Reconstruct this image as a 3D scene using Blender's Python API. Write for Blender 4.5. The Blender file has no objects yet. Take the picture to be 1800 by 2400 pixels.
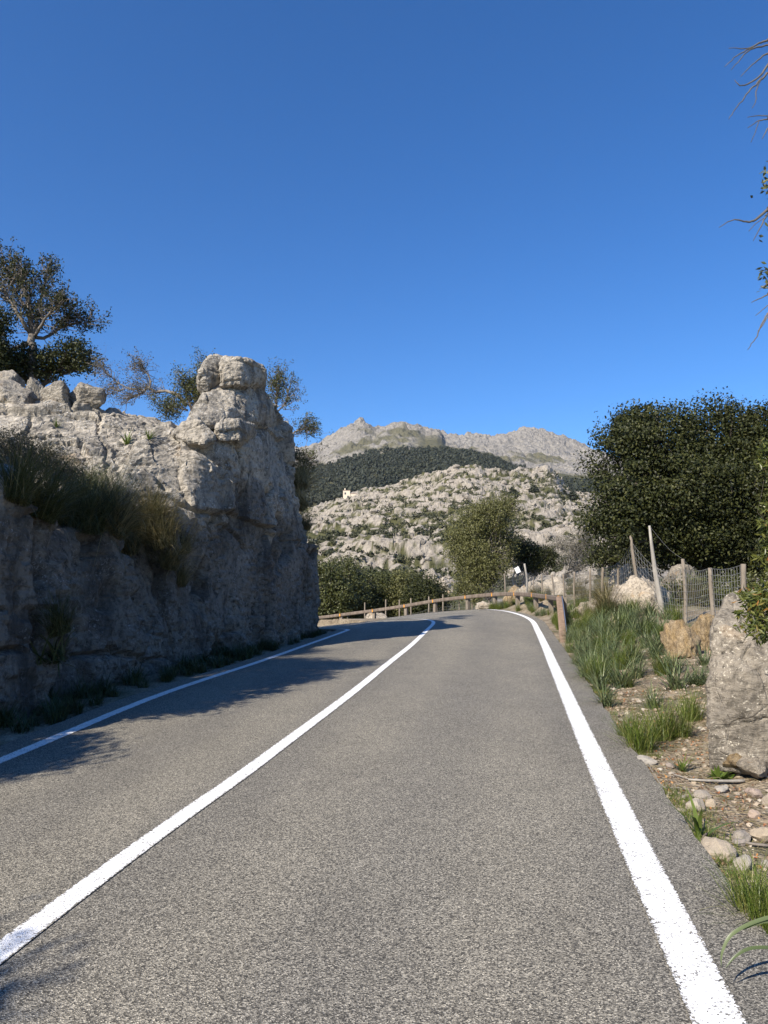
import bpy, bmesh, math, random
import numpy as np
from mathutils import Vector, Matrix

# ------------------------------------------------------------------ camera, sky, sun, exposure
S = bpy.context.scene
COL = S.collection
F_PX = 1725.0
PITCH = math.atan(207 / F_PX)
CAM_H = 1.6
cd = bpy.data.cameras.new('camera')
cam = bpy.data.objects.new('camera', cd); COL.objects.link(cam)
cd.sensor_fit = 'HORIZONTAL'; cd.sensor_width = 36; cd.lens = 36 * F_PX / 1800
cd.clip_start = 0.05; cd.clip_end = 9000
cam.location = (0, 0, CAM_H); cam.rotation_euler = (math.pi / 2 + PITCH, 0, 0)
S.camera = cam

SUN_EL = math.radians(36); SUN_AZ = math.radians(-142)      # azimuth from +Y towards +X
world = bpy.data.worlds.new('World'); S.world = world; world.use_nodes = True
wn = world.node_tree
sky = wn.nodes.new('ShaderNodeTexSky'); sky.sky_type = 'NISHITA'; sky.sun_disc = False
sky.sun_elevation = SUN_EL; sky.sun_rotation = SUN_AZ
sky.altitude = 500; sky.air_density = 1.0; sky.dust_density = 0.2; sky.ozone_density = 6
hs = wn.nodes.new('ShaderNodeHueSaturation'); hs.inputs['Saturation'].default_value = 1.2; hs.inputs['Hue'].default_value = .506
wn.links.new(sky.outputs[0], hs.inputs['Color'])
wn.links.new(hs.outputs[0], wn.nodes['Background'].inputs[0])
wn.nodes['Background'].inputs[1].default_value = 0.107
sl = bpy.data.lights.new('sun', 'SUN'); sl.energy = 5.0; sl.angle = math.radians(0.5); sl.color = (1, 0.92, 0.80)
sun = bpy.data.objects.new('sun', sl); COL.objects.link(sun)
sd = Vector((math.sin(SUN_AZ) * math.cos(SUN_EL), math.cos(SUN_AZ) * math.cos(SUN_EL), math.sin(SUN_EL)))
sun.rotation_euler = sd.to_track_quat('Z', 'Y').to_euler(); sun.location = (-20, -10, 30)
S.view_settings.view_transform = 'Standard'; S.view_settings.look = 'None'
S.view_settings.exposure = 0.75; S.view_settings.gamma = 1.0
S.cycles.max_bounces = 6; S.cycles.diffuse_bounces = 2; S.cycles.transparent_max_bounces = 4
try: S.cycles.use_denoising = True
except Exception: pass

# ------------------------------------------------------------------ helpers
def at(px, py, D):
    """point of the place that lies D metres ahead and is seen at photograph pixel (px, py)"""
    u = (px - 900) / F_PX; v = (1200 - py) / F_PX
    d = (u, math.cos(PITCH) - v * math.sin(PITCH), math.sin(PITCH) + v * math.cos(PITCH))
    t = D / d[1]
    return Vector((t * d[0], D, CAM_H + t * d[2]))
def pxw(n, D): return n * D / F_PX

rng0 = np.random.RandomState(7)
_perm = np.concatenate([rng0.permutation(256)] * 3).astype(np.int64)
_g = rng0.normal(size=(256, 3)); _g /= np.linalg.norm(_g, axis=1)[:, None]
def perlin(P):
    P = np.asarray(P, float); i = np.floor(P).astype(np.int64); f = P - i
    u = f * f * f * (f * (f * 6 - 15) + 10); i &= 255
    def c(a, b, d):
        h = _perm[_perm[_perm[(i[:, 0] + a) & 255] + ((i[:, 1] + b) & 255)] + ((i[:, 2] + d) & 255)]
        g = _g[h]; return g[:, 0] * (f[:, 0] - a) + g[:, 1] * (f[:, 1] - b) + g[:, 2] * (f[:, 2] - d)
    L = lambda a, b, t: a + t * (b - a)
    x0 = L(L(c(0, 0, 0), c(1, 0, 0), u[:, 0]), L(c(0, 1, 0), c(1, 1, 0), u[:, 0]), u[:, 1])
    x1 = L(L(c(0, 0, 1), c(1, 0, 1), u[:, 0]), L(c(0, 1, 1), c(1, 1, 1), u[:, 0]), u[:, 1])
    return L(x0, x1, u[:, 2]) * 1.5
def fbm(P, o=4, g=.5):
    s = 0; a = 1; P = np.asarray(P, float)
    for k in range(o): s = s + a * perlin(P + 17.3 * k); P = P * 2.03; a *= g
    return s
def ridged(P, o=3, g=.5):
    s = 0; a = 1; P = np.asarray(P, float)
    for k in range(o): s = s + a * (1 - 2 * np.abs(perlin(P + 9.1 * k))); P = P * 2.05; a *= g
    return s
def worley(P):
    P = np.asarray(P, float); i = np.floor(P).astype(np.int64); n = len(P)
    F1 = np.full(n, 9.); F2 = np.full(n, 9.); ID = np.zeros(n)
    for a in (-1, 0, 1):
        for b in (-1, 0, 1):
            for d in (-1, 0, 1):
                q = i + (a, b, d); m = q & 255
                h = _perm[_perm[_perm[m[:, 0]] + m[:, 1]] + m[:, 2]]
                off = np.stack([_perm[h] / 255., _perm[h + 57] / 255., _perm[h + 131] / 255.], 1)
                dist = np.linalg.norm(q + off - P, axis=1)
                near = dist < F1
                F2 = np.where(near, F1, np.minimum(F2, dist)); ID = np.where(near, _perm[h + 200] / 255., ID)
                F1 = np.where(near, dist, F1)
    return F1, F2, ID
def joints(P, sp, tilt, seed, strike=.38):
    """three sets of roughly planar joints: block hash, distance to the nearest joint, tilt of the block's face"""
    ca, sa, cs, ss = math.cos(tilt), math.sin(tilt), math.cos(strike), math.sin(strike)
    n = np.array([[cs, ss, .06], [-ss, cs, .10], [-sa, .12, ca]])
    w = P + sp[0] * .14 * np.stack([fbm(P / sp[0] + seed, 2), fbm(P / sp[0] + seed + 20, 2), fbm(P / sp[0] + seed + 40, 2)], 1)
    q = (w @ n.T) / np.array(sp); q[:, 0] += .37 * np.floor(q[:, 2]); q[:, 1] += .29 * np.floor(q[:, 2] * 1.0 + np.floor(q[:, 0])); c = np.floor(q).astype(np.int64) & 255
    i = _perm[_perm[_perm[c[:, 0]] + c[:, 1]] + c[:, 2]]; h = i / 255.
    f = q - np.floor(q); e = (np.minimum(f, 1 - f) * np.array(sp)).min(1)
    g = np.stack([_perm[i + 31], _perm[i + 97], _perm[i + 163]], 1) / 255. - .5
    return h, e, ((f - .5) * g).sum(1)
def sst(a, b, x): t = np.clip((x - a) / (b - a), 0, 1); return t * t * (3 - 2 * t)

def make_mesh(name, V, faces, smooth=True):
    """faces: list of integer arrays (n,3) or (n,4)"""
    me = bpy.data.meshes.new(name)
    V = np.asarray(V, np.float32); me.vertices.add(len(V)); me.vertices.foreach_set('co', V.ravel())
    faces = [np.asarray(f, np.int32) for f in faces if len(f)]
    loops = np.concatenate([f.ravel() for f in faces]) if faces else np.zeros(0, np.int32)
    tot = np.concatenate([np.full(len(f), f.shape[1], np.int32) for f in faces]) if faces else np.zeros(0, np.int32)
    me.loops.add(len(loops)); me.loops.foreach_set('vertex_index', loops)
    me.polygons.add(len(tot)); me.polygons.foreach_set('loop_start', np.concatenate([[0], np.cumsum(tot)[:-1]]).astype(np.int32) if len(tot) else tot)
    me.polygons.foreach_set('loop_total', tot)
    me.polygons.foreach_set('use_smooth', np.full(len(tot), smooth, bool))
    me.update(calc_edges=True); me.validate()
    return me
class MB:
    def __init__(s): s.V = []; s.T = []; s.Q = []; s.n = 0
    def add(s, V, Q=None, T=None):
        V = np.asarray(V, float).reshape(-1, 3)
        if Q is not None and len(Q): s.Q.append(np.asarray(Q) + s.n)
        if T is not None and len(T): s.T.append(np.asarray(T) + s.n)
        s.V.append(V); s.n += len(V)
    def mesh(s, name, smooth=True):
        f = []
        if s.T: f.append(np.concatenate(s.T))
        if s.Q: f.append(np.concatenate(s.Q))
        return make_mesh(name, np.concatenate(s.V), f, smooth)
def obj(name, me, mat=None, parent=None, loc=None):
    o = bpy.data.objects.new(name, me); COL.objects.link(o)
    if mat and me is not None and len(me.materials) == 0: me.materials.append(mat)
    if parent: o.parent = parent
    if loc is not None: o.location = loc
    return o
def tag(o, label=None, cat=None, group=None, kind=None):
    if label: o['label'] = label
    if cat: o['category'] = cat
    if group: o['group'] = group
    if kind: o['kind'] = kind
    return o
def empty(name, loc, label, cat, group=None):
    o = bpy.data.objects.new(name, None); COL.objects.link(o); o.location = loc; o.empty_display_size = .2
    return tag(o, label, cat, group)
def tube(mb, pts, rad, sides=6, caps=True):
    P = np.array([tuple(p) for p in pts], float); n = len(P)
    rad = np.broadcast_to(np.asarray(rad, float), (n,))
    T = np.gradient(P, axis=0); T /= np.maximum(np.linalg.norm(T, axis=1), 1e-9)[:, None]
    ref = np.array([0, 0, 1.]) if abs(T[0, 2]) < .9 else np.array([1., 0, 0])
    A = np.cross(T, ref); A /= np.maximum(np.linalg.norm(A, axis=1), 1e-9)[:, None]; B = np.cross(T, A)
    a = np.arange(sides) * 2 * math.pi / sides
    V = P[:, None, :] + rad[:, None, None] * (np.cos(a)[None, :, None] * A[:, None, :] + np.sin(a)[None, :, None] * B[:, None, :])
    i = np.arange(n - 1)[:, None] * sides; j = np.arange(sides)[None, :]; k = (j + 1) % sides
    Q = np.stack([i + j, i + k, i + sides + k, i + sides + j], -1).reshape(-1, 4)
    V = V.reshape(-1, 3); Tr = []
    if caps:
        V = np.concatenate([V, P[:1], P[-1:]]); c0 = n * sides
        for q in range(sides):
            Tr.append((c0, (q + 1) % sides, q)); Tr.append((c0 + 1, (n - 1) * sides + q, (n - 1) * sides + (q + 1) % sides))
    mb.add(V, Q, Tr)
def smooth_line(pts, per=6):
    P = np.array([tuple(p) for p in pts], float); n = len(P)
    E = np.concatenate([2 * P[:1] - P[1:2], P, 2 * P[-1:] - P[-2:-1]])
    out = []
    for i in range(n - 1):
        p0, p1, p2, p3 = E[i], E[i + 1], E[i + 2], E[i + 3]
        for k in range(per):
            t = k / per
            out.append(.5 * (2 * p1 + (p2 - p0) * t + (2 * p0 - 5 * p1 + 4 * p2 - p3) * t * t + (3 * p1 - p0 - 3 * p2 + p3) * t ** 3))
    out.append(P[-1]); return np.array(out)
def box_mb(mb, c, sx, sy, sz, rot=None):
    v = np.array([(x, y, z) for z in (-1, 1) for y in (-1, 1) for x in (-1, 1)], float) * (sx / 2, sy / 2, sz / 2)
    if rot is not None: v = v @ np.array(rot).T
    mb.add(v + np.array(tuple(c)), [(0, 2, 3, 1), (4, 5, 7, 6), (0, 1, 5, 4), (2, 6, 7, 3), (0, 4, 6, 2), (1, 3, 7, 5)])

def leaf_quads(mb, C, L, W, rng, up=.0, axis=None, nrm=None):
    C = np.asarray(C); n = len(C)
    a = rng.normal(size=(n, 3))
    if axis is not None: a = a * .55 + axis
    a[:, 2] += up; a /= np.linalg.norm(a, axis=1)[:, None]
    r = rng.normal(size=(n, 3)) if nrm is None else nrm + .45 * rng.normal(size=(n, 3)); b = np.cross(a, r); b /= np.linalg.norm(b, axis=1)[:, None]; c = np.cross(a, b)
    L = L * rng.uniform(.7, 1.25, (n, 1)); W = W * rng.uniform(.8, 1.2, (n, 1))
    V = np.stack([C - a * L / 2, C + b * W / 2 + c * W * .12, C + a * L / 2, C - b * W / 2 + c * W * .12], 1).reshape(-1, 3)
    mb.add(V, np.arange(n * 4).reshape(-1, 4))

# ------------------------------------------------------------------ materials
class NT:
    def __init__(s, name):
        s.m = bpy.data.materials.new(name); s.m.use_nodes = True; s.t = s.m.node_tree
        s.b = s.t.nodes['Principled BSDF']; s.out = s.t.nodes['Material Output']; s._tc = None
        s.b.inputs['Roughness'].default_value = .9; s.b.inputs['Specular IOR Level'].default_value = .25
    def n(s, ty, **k):
        nd = s.t.nodes.new(ty)
        for a, v in k.items(): setattr(nd, a, v)
        return nd
    def l(s, a, b): s.t.links.new(a, b)
    def co(s, scale=(1, 1, 1), rot=(0, 0, 0)):
        if s._tc is None: s._tc = s.n('ShaderNodeTexCoord')
        mp = s.n('ShaderNodeMapping'); mp.inputs['Scale'].default_value = scale; mp.inputs['Rotation'].default_value = rot
        s.l(s._tc.outputs['Object'], mp.inputs[0]); return mp.outputs[0]
    def noise(s, sc, det=4, rough=.55, co=None, dist=0):
        nd = s.n('ShaderNodeTexNoise'); nd.inputs['Scale'].default_value = sc; nd.inputs['Detail'].default_value = det
        nd.inputs['Roughness'].default_value = rough; nd.inputs['Distortion'].default_value = dist
        s.l(co or s.co(), nd.inputs['Vector']); return nd.outputs['Fac']
    def voro(s, sc, feat='F1', out='Distance', co=None):
        nd = s.n('ShaderNodeTexVoronoi', feature=feat); nd.inputs['Scale'].default_value = sc
        s.l(co or s.co(), nd.inputs['Vector']); return nd.outputs[out]
    def ramp(s, fac, stops, const=False):
        nd = s.n('ShaderNodeValToRGB'); e = nd.color_ramp.elements
        if const: nd.color_ramp.interpolation = 'CONSTANT'
        while len(e) > 1: e.remove(e[-1])
        for i, (p, c) in enumerate(stops):
            if not isinstance(c, tuple): c = (c, c, c)
            q = e[0] if i == 0 else e.new(p); q.position = p; q.color = (*c[:3], 1)
        s.l(fac, nd.inputs[0]); return nd.outputs[0]
    def mix(s, fac, a, b, mode='MIX'):
        nd = s.n('ShaderNodeMix', data_type='RGBA', blend_type=mode)
        for v, i in ((fac, 0), (a, 6), (b, 7)):
            if isinstance(v, (int, float)): nd.inputs[i].default_value = v if i == 0 else (v, v, v, 1)
            elif isinstance(v, tuple): nd.inputs[i].default_value = (*v, 1)
            else: s.l(v, nd.inputs[i])
        return nd.outputs[2]
    def math(s, op, a, b=0):
        nd = s.n('ShaderNodeMath', operation=op)
        for v, i in ((a, 0), (b, 1)):
            if isinstance(v, (int, float)): nd.inputs[i].default_value = v
            else: s.l(v, nd.inputs[i])
        return nd.outputs[0]
    def bump(s, h, strength=.5, dist=.02, prev=None):
        nd = s.n('ShaderNodeBump'); nd.inputs['Strength'].default_value = strength; nd.inputs['Distance'].default_value = dist
        s.l(h, nd.inputs['Height'])
        if prev: s.l(prev, nd.inputs['Normal'])
        return nd.outputs[0]
    def col(s, c):
        if isinstance(c, tuple): s.b.inputs['Base Color'].default_value = (*c, 1)
        else: s.l(c, s.b.inputs['Base Color'])
    def nrm(s, n): s.l(n, s.b.inputs['Normal'])
    def island(s): return s.n('ShaderNodeNewGeometry').outputs['Random Per Island']
    def attr(s, name): return s.n('ShaderNodeAttribute', attribute_name=name).outputs['Fac']
    def orand(s): return s.n('ShaderNodeObjectInfo').outputs['Random']

def leaf_mat(name, stops, rough=.45, trans=.25, spec=.4, big=None):
    k = NT(name); c = k.ramp(k.island(), stops)
    v = k.noise(.9, 2); c = k.mix(k.math('MULTIPLY', v, .5), c, stops[0][1])
    k.col(c); k.b.inputs['Roughness'].default_value = rough; k.b.inputs['Specular IOR Level'].default_value = spec
    if trans:
        tr = k.n('ShaderNodeBsdfTranslucent'); k.l(c, tr.inputs[0]); ms = k.n('ShaderNodeMixShader'); ms.inputs[0].default_value = trans
        k.l(k.b.outputs[0], ms.inputs[1]); k.l(tr.outputs[0], ms.inputs[2]); k.l(ms.outputs[0], k.out.inputs[0])
    return k.m
def rock_mat(name, a, b, dark, lichen=.5, strata=None, scale=1., orange=0., bumpd=.05, lich_col=(.72, .71, .68), wall_shade=False):
    k = NT(name)
    big = k.noise(.55 * scale, 5, .6, dist=.4)
    c = k.ramp(big, [(.3, a), (.65, b)])
    w = k.noise(1.6 * scale, 6, .68, co=k.co((1, 1, .45)), dist=.8)
    c = k.mix(k.ramp(w, [(.47, 0.), (.64, .8)]), c, dark)
    f = k.noise(9 * scale, 6, .7)
    c = k.mix(k.ramp(f, [(.36, .9), (.52, 0.)]), c, tuple(x * .38 for x in a))
    if orange:
        o = k.noise(1.1 * scale, 3, .6, co=k.co((1, 1, 1), (1, 2, 3)))
        c = k.mix(k.ramp(o, [(.62, 0.), (.72, orange)]), c, (.46, .27, .10))
    if lichen:
        msk = k.ramp(k.noise(1.7 * scale, 3, .6, co=k.co((1, 1, 1), (2, 1, 0))), [(.40, 0.), (.62, 1.)])
        v2 = k.noise(24 * scale, 5, .75, dist=.6); c = k.mix(k.math('MULTIPLY', k.ramp(v2, [(.56, 0.), (.62, lichen)]), msk), c, lich_col)
    if wall_shade:
        bd = k.attr('wall_shade'); c = k.mix(bd, c, k.mix(1, c, (.52, .52, .535), 'MULTIPLY'))  # darkens the lower wall's base colour to stand in for its shade
    k.col(c)
    st = k.co((1, 1, 3.2), strata) if strata else k.co()
    h = k.math('ADD', k.noise(5 * scale, 8, .68, co=st, dist=.5), k.math('MULTIPLY', k.noise(26 * scale, 5, .65), .35))
    cr = k.voro(2.2 * scale, 'DISTANCE_TO_EDGE', co=k.co((1, 1, .7), (.3, .2, 0)))
    h = k.math('ADD', h, k.ramp(cr, [(0., 0.), (.03, .22)]))
    k.nrm(k.bump(h, .9, bumpd)); k.b.inputs['Roughness'].default_value = .93
    return k.m

M = {}
M['cliff'] = rock_mat('cliff_limestone', (.285, .256, .212), (.47, .415, .335), (.075, .071, .066), .8, (.5, .25, 0), 1., .25, .07, wall_shade=True)
M['pale'] = rock_mat('pale_limestone', (.33, .28, .215), (.47, .405, .32), (.15, .13, .105), .3, None, 1.6, .35, .03)
M['boulder'] = rock_mat('grey_limestone', (.205, .178, .142), (.30, .262, .21), (.125, .11, .09), .9, (.6, .5, 0), 1.7, .2, .035, (.70, .64, .52))
M['ochre'] = rock_mat('ochre_limestone', (.29, .195, .085), (.38, .295, .19), (.15, .11, .07), .3, None, 2.5, .7, .03)
def stone_material():
    k = NT('loose_stone'); r = k.orand()
    c = k.ramp(r, [(0, (.40, .37, .32)), (.3, (.42, .32, .20)), (.55, (.29, .265, .235)), (.8, (.40, .30, .245)), (1, (.45, .37, .26))])
    n = k.noise(14, 6, .7); c = k.mix(k.ramp(n, [(.35, .6), (.6, 0.)]), c, (.24, .20, .16)); k.col(c)
    k.nrm(k.bump(k.noise(30, 6, .7), .7, .01)); return k.m
M['stone'] = stone_material()
def asphalt():
    k = NT('asphalt'); v = k.voro(165, 'F1', 'Color'); sp = k.n('ShaderNodeSeparateColor'); k.l(v, sp.inputs[0])
    c = k.ramp(sp.outputs[0], [(0, (.037, .034, .029)), (.25, (.09, .083, .069)), (.5, (.217, .199, .163)), (.8, (.348, .319, .26)), (1, (.58, .533, .435))])
    f = k.noise(210, 2, .5); c = k.mix(k.ramp(f, [(.35, .6), (.58, 0.)]), c, (.055, .053, .05))
    big = k.noise(.5, 4, .6, co=k.co((1, .35, 1), (0, 0, -.17))); c = k.mix(1, c, k.ramp(big, [(.3, (.84, .84, .85)), (.7, (1.08, 1.07, 1.04))]), 'MULTIPLY')
    st = k.noise(2.2, 5, .7); c = k.mix(1, c, k.ramp(st, [(.3, .88), (.65, 1.05)]), 'MULTIPLY')
    tr_ = k.math('ADD', k.attr('track'), k.math('MULTIPLY', k.noise(1.3, 4, .7, co=k.co((1, .2, 1), (0, 0, -.17))), .6)); c = k.mix(1, c, k.ramp(tr_, [(.25, (.97, .97, .97)), (1.2, (1.13, 1.12, 1.09))]), 'MULTIPLY')
    k.col(c); h = k.voro(165)
    k.nrm(k.bump(h, .55, .006)); k.b.inputs['Roughness'].default_value = .82; k.b.inputs['Specular IOR Level'].default_value = .3
    return k, c
ka, ca = asphalt(); M['asphalt'] = ka.m
def paint():
    k, c = asphalt(); k.m.name = 'road_paint'
    e = k.attr('edge')                                       # 0 in the middle of the stripe, 1 at its border
    n = k.noise(75, 3, .6); n2 = k.noise(9, 4, .65)
    x = k.math('ADD', n, k.math('MULTIPLY', n2, .35))
    th = k.math('ADD', x, k.math('MULTIPLY', k.math('POWER', e, 7), .26))
    cov = k.ramp(th, [(.745, 1.), (.84, 0.)])
    w = k.ramp(k.noise(40, 4, .6), [(.3, (.80, .79, .77)), (.7, (.88, .875, .86))])
    k.col(k.mix(cov, c, w)); k.b.inputs['Roughness'].default_value = .7
    return k.m
M['paint'] = paint()
def soil():
    k = NT('verge_soil')
    n = k.noise(1.1, 5, .65); c = k.ramp(n, [(.28, (.13, .098, .066)), (.46, (.26, .208, .142)), (.62, (.42, .355, .265))])
    v = k.voro(34, 'F1', 'Color'); sp = k.n('ShaderNodeSeparateColor'); k.l(v, sp.inputs[0])
    c = k.mix(.5, c, k.ramp(sp.outputs[1], [(0, (.065, .045, .032)), (.5, (.19, .145, .095)), (1, (.38, .32, .235))]))
    g = k.noise(.6, 5, .7, co=k.co((1, 1, 1), (0, 0, 1))); c = k.mix(k.ramp(g, [(.5, 0.), (.62, .75)]), c, (.065, .072, .026))
    k.col(c); k.nrm(k.bump(k.math('ADD', k.voro(34), k.noise(12, 6, .7)), .8, .03)); return k.m
M['soil'] = soil()
M['oak'] = leaf_mat('holm_oak_leaf', [(0, (.014, .018, .006)), (.45, (.033, .039, .011)), (.8, (.06, .065, .018)), (1, (.098, .098, .03))], .5, .18, .22)
M['olive'] = leaf_mat('olive_leaf', [(0, (.06, .062, .017)), (.5, (.125, .126, .037)), (1, (.20, .19, .07))], .5, .2)
M['green'] = leaf_mat('shrub_leaf', [(0, (.034, .04, .011)), (.5, (.076, .084, .022)), (1, (.14, .145, .045))], .45, .2)
M['twigleaf'] = leaf_mat('grey_leaf', [(0, (.05, .045, .03)), (.5, (.10, .095, .06)), (1, (.17, .15, .10))], .6, .2)
M['lentisk'] = leaf_mat('lentisk_leaf', [(0, (.05, .065, .015)), (.6, (.13, .15, .03)), (.94, (.20, .19, .04)), (.985, (.34, .15, .03)), (1, (.40, .12, .03))], .4, .3)
M['grass'] = leaf_mat('green_grass', [(0, (.06, .092, .012)), (.6, (.15, .20, .033)), (.88, (.25, .25, .07)), (1, (.46, .40, .20))], .45, .3)
M['blue'] = leaf_mat('asphodel_blade', [(0, (.07, .098, .04)), (.6, (.155, .19, .085)), (.88, (.24, .26, .12)), (1, (.46, .40, .21))], .4, .3)
M['dry'] = leaf_mat('tussock_blade', [(0, (.05, .05, .018)), (.4, (.14, .125, .05)), (.7, (.29, .24, .11)), (1, (.44, .36, .19))], .55, .25)
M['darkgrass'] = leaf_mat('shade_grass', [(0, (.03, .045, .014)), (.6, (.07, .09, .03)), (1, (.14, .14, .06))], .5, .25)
M['rosette'] = leaf_mat('rosette_leaf', [(0, (.06, .10, .015)), (1, (.15, .19, .04))], .4, .25)
M['litter'] = leaf_mat('leaf_litter', [(0, (.10, .06, .04)), (.5, (.22, .14, .08)), (.72, (.34, .25, .15)), (.86, (.50, .16, .06)), (1, (.55, .30, .10))], .7, .1)
M['pine'] = leaf_mat('pine_foliage', [(0, (.014, .018, .010)), (.6, (.026, .031, .016)), (1, (.042, .045, .022))], .7, 0)
def bark(name, a, b, sc=6):
    k = NT(name); n = k.noise(sc, 6, .7, co=k.co((1, 1, .25))); k.col(k.ramp(n, [(.3, a), (.7, b)])); k.nrm(k.bump(n, .8, .02)); return k.m
M['bark'] = bark('grey_bark', (.10, .085, .07), (.26, .225, .19))
M['palebark'] = bark('pale_dead_wood', (.17, .155, .135), (.37, .34, .295))
M['darkbark'] = bark('dark_bark', (.045, .038, .03), (.12, .10, .085))
M['timber2'] = bark('brown_timber', (.15, .095, .06), (.33, .235, .165), 7)
M['twig'] = bark('grey_twig', (.05, .046, .042), (.15, .138, .125))
M['post'] = bark('weathered_post', (.12, .098, .075), (.25, .212, .168), 9)
M['timber'] = bark('rail_timber', (.08, .06, .046), (.21, .168, .132), 7)
def simple(name, c, rough=.6, metal=0):
    k = NT(name); n = k.noise(8, 4); k.col(k.mix(k.math('MULTIPLY', n, .5), c, tuple(x * .7 for x in c)))
    k.b.inputs['Roughness'].default_value = rough; k.b.inputs['Metallic'].default_value = metal; return k.m
M['wire'] = simple('galvanised_wire', (.30, .30, .29), .5, .3)
M['steel'] = simple('galvanised_steel', (.55, .55, .56), .35, .8)
M['orange'] = simple('orange_reflector', (.65, .28, .04), .3)
M['white'] = simple('white_panel', (.8, .8, .79), .5)
M['render'] = simple('cream_render', (.62, .54, .42), .9)
M['tile'] = simple('roof_tile', (.36, .24, .17), .9)
M['glass'] = simple('window_dark', (.05, .05, .06), .2)
def hill_mat(name, r1, r2, dark, veg1, veg2, sc):
    k = NT(name); v = k.attr('veg')
    n = k.noise(.35 * sc, 6, .7, dist=.6); c = k.ramp(n, [(.3, r1), (.62, r2)])
    n2 = k.noise(1.1 * sc, 5, .7, co=k.co((1, 1, .35))); c = k.mix(k.ramp(n2, [(.45, 0.), (.68, .8)]), c, dark)
    g = k.ramp(k.noise(.5 * sc, 5, .7), [(.35, veg1), (.65, veg2)])
    c = k.mix(v, c, g); k.col(c); k.nrm(k.bump(k.noise(.9 * sc, 7, .7), 1., .8 / sc)); return k.m
M['hill'] = hill_mat('karst_hillside', (.26, .225, .185), (.38, .335, .275), (.12, .107, .092), (.042, .046, .02), (.105, .10, .04), 1.)
M['mount'] = hill_mat('mountain_rock', (.19, .174, .152), (.30, .275, .24), (.085, .08, .074), (.06, .06, .03), (.115, .105, .05), .25)

# ------------------------------------------------------------------ road
KL = [(-5.0,-12,-.36),(-3.75,2,.06),(-3.37,6.68,.2),(-3.07,10.4,.31),(-2.39,14.35,.43),(-1.84,17.9,.54),(-1.2,22.2,.67),(-1.15,23.3,.69),(-1.6,24.3,.67),(-2.4,25.1,.6),(-3.4,25.8,.5),(-4.8,26.4,.35),(-6.5,27,.15),(-9,27.6,-.15),(-14,28.5,-.7)]
KC = [(-3.5,-12,-.36),(-1.83,2,.06),(-1.08,6.68,.2),(-.47,10.4,.31),(.12,14.35,.43),(.66,17.9,.54),(1.25,22.4,.67),(1.76,26.5,.795),(1.72,28.4,.85),(1.2,30,.85),(.2,31.4,.78),(-1.4,32.7,.6),(-3.6,33.8,.35),(-7,34.9,-.05),(-13,36,-.6)]
KR = [(-1.2,-12,-.36),(1.07,2,.06),(1.86,6.68,.2),(2.52,10.4,.31),(3.22,14.35,.43),(3.85,17.9,.54),(4.66,22.6,.69),(5.45,27.5,.86),(5.6,31,1.02),(5.3,34,1.14),(4.5,36.8,1.15),(2.44,40.4,.93),(.3,42.8,.6),(-3.5,45.4,0.),(-10,47.8,-.8)]
PER = 26
LL, LC, LR = smooth_line(KL, PER), smooth_line(KC, PER), smooth_line(KR, PER)
def tang(P): T = np.gradient(P, axis=0); T[:, 2] = 0; return T / np.linalg.norm(T, axis=1)[:, None]
def right_of(P): T = tang(P); return np.stack([T[:, 1], -T[:, 0], np.zeros(len(T))], 1)
wob = lambda P, s: .03 * fbm(P * 2.3 + s, 3)[:, None]
EL = LL - right_of(LL) * (.36 + wob(LL, 3)); ER = LR + right_of(LR) * (.40 + wob(LR, 8))
def strip(rows):
    R = np.array(rows); m, n = R.shape[:2]; i = np.arange(m - 1)[:, None] * n; j = np.arange(n - 1)[None]
    return R.reshape(-1, 3), np.stack([i + j, i + j + 1, i + n + j + 1, i + n + j], -1).reshape(-1, 4)
rows = [EL + (0, 0, -.14), EL + (0, 0, -.01)]
for t in np.linspace(0, 1, 3)[:-1]: rows.append(EL * (1 - t) + LL * t)
for t in np.linspace(0, 1, 15)[:-1]: rows.append(LL * (1 - t) + LC * t)
for t in np.linspace(0, 1, 15)[:-1]: rows.append(LC * (1 - t) + LR * t)
for t in np.linspace(0, 1, 3): rows.append(LR * (1 - t) + ER * t)
rows += [ER + (0, 0, -.012), ER + .05 * right_of(LR) + (0, 0, -.14)]
V, Q = strip(rows); rme = make_mesh('road', V, [Q], False)
trk = [0, 0, 0, 0] + [math.exp(-((t - .27) / .13) ** 2) + math.exp(-((t - .78) / .13) ** 2) for t in np.linspace(0, 1, 15)[:-1]] + [math.exp(-((t - .27) / .13) ** 2) + math.exp(-((t - .78) / .13) ** 2) for t in np.linspace(0, 1, 15)[:-1]] + [0] * 5
ta = rme.attributes.new('track', 'FLOAT', 'POINT'); ta.data.foreach_set('value', np.repeat(np.array(trk, np.float32), len(LL)))
road = obj('road', rme, M['asphalt']); tag(road, 'grey two lane asphalt road bending left over a crest', kind='structure')
def marking(name, P, w, label, i0=0, i1=None):
    P = P[i0:i1]; N = right_of(P); cols = np.array([-1, -.8, -.4, 0, .4, .8, 1.])
    V, Q = strip([P + N * (w / 2 * c) + (0, 0, .005) for c in cols])
    me = make_mesh(name, V, [Q]); a = me.attributes.new('edge', 'FLOAT', 'POINT')
    a.data.foreach_set('value', np.repeat(np.abs(cols), len(P)).astype(np.float32))
    o = obj(name, me, M['paint'], road); o['label'] = label; return o
marking('edge_line', LR, .20, 'broad white edge line on the right of the road')
marking('edge_line', LL, .15, 'white edge line along the shaded rock side')
marking('centre_line', LC, .145, 'white centre line dividing the two lanes')

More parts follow.
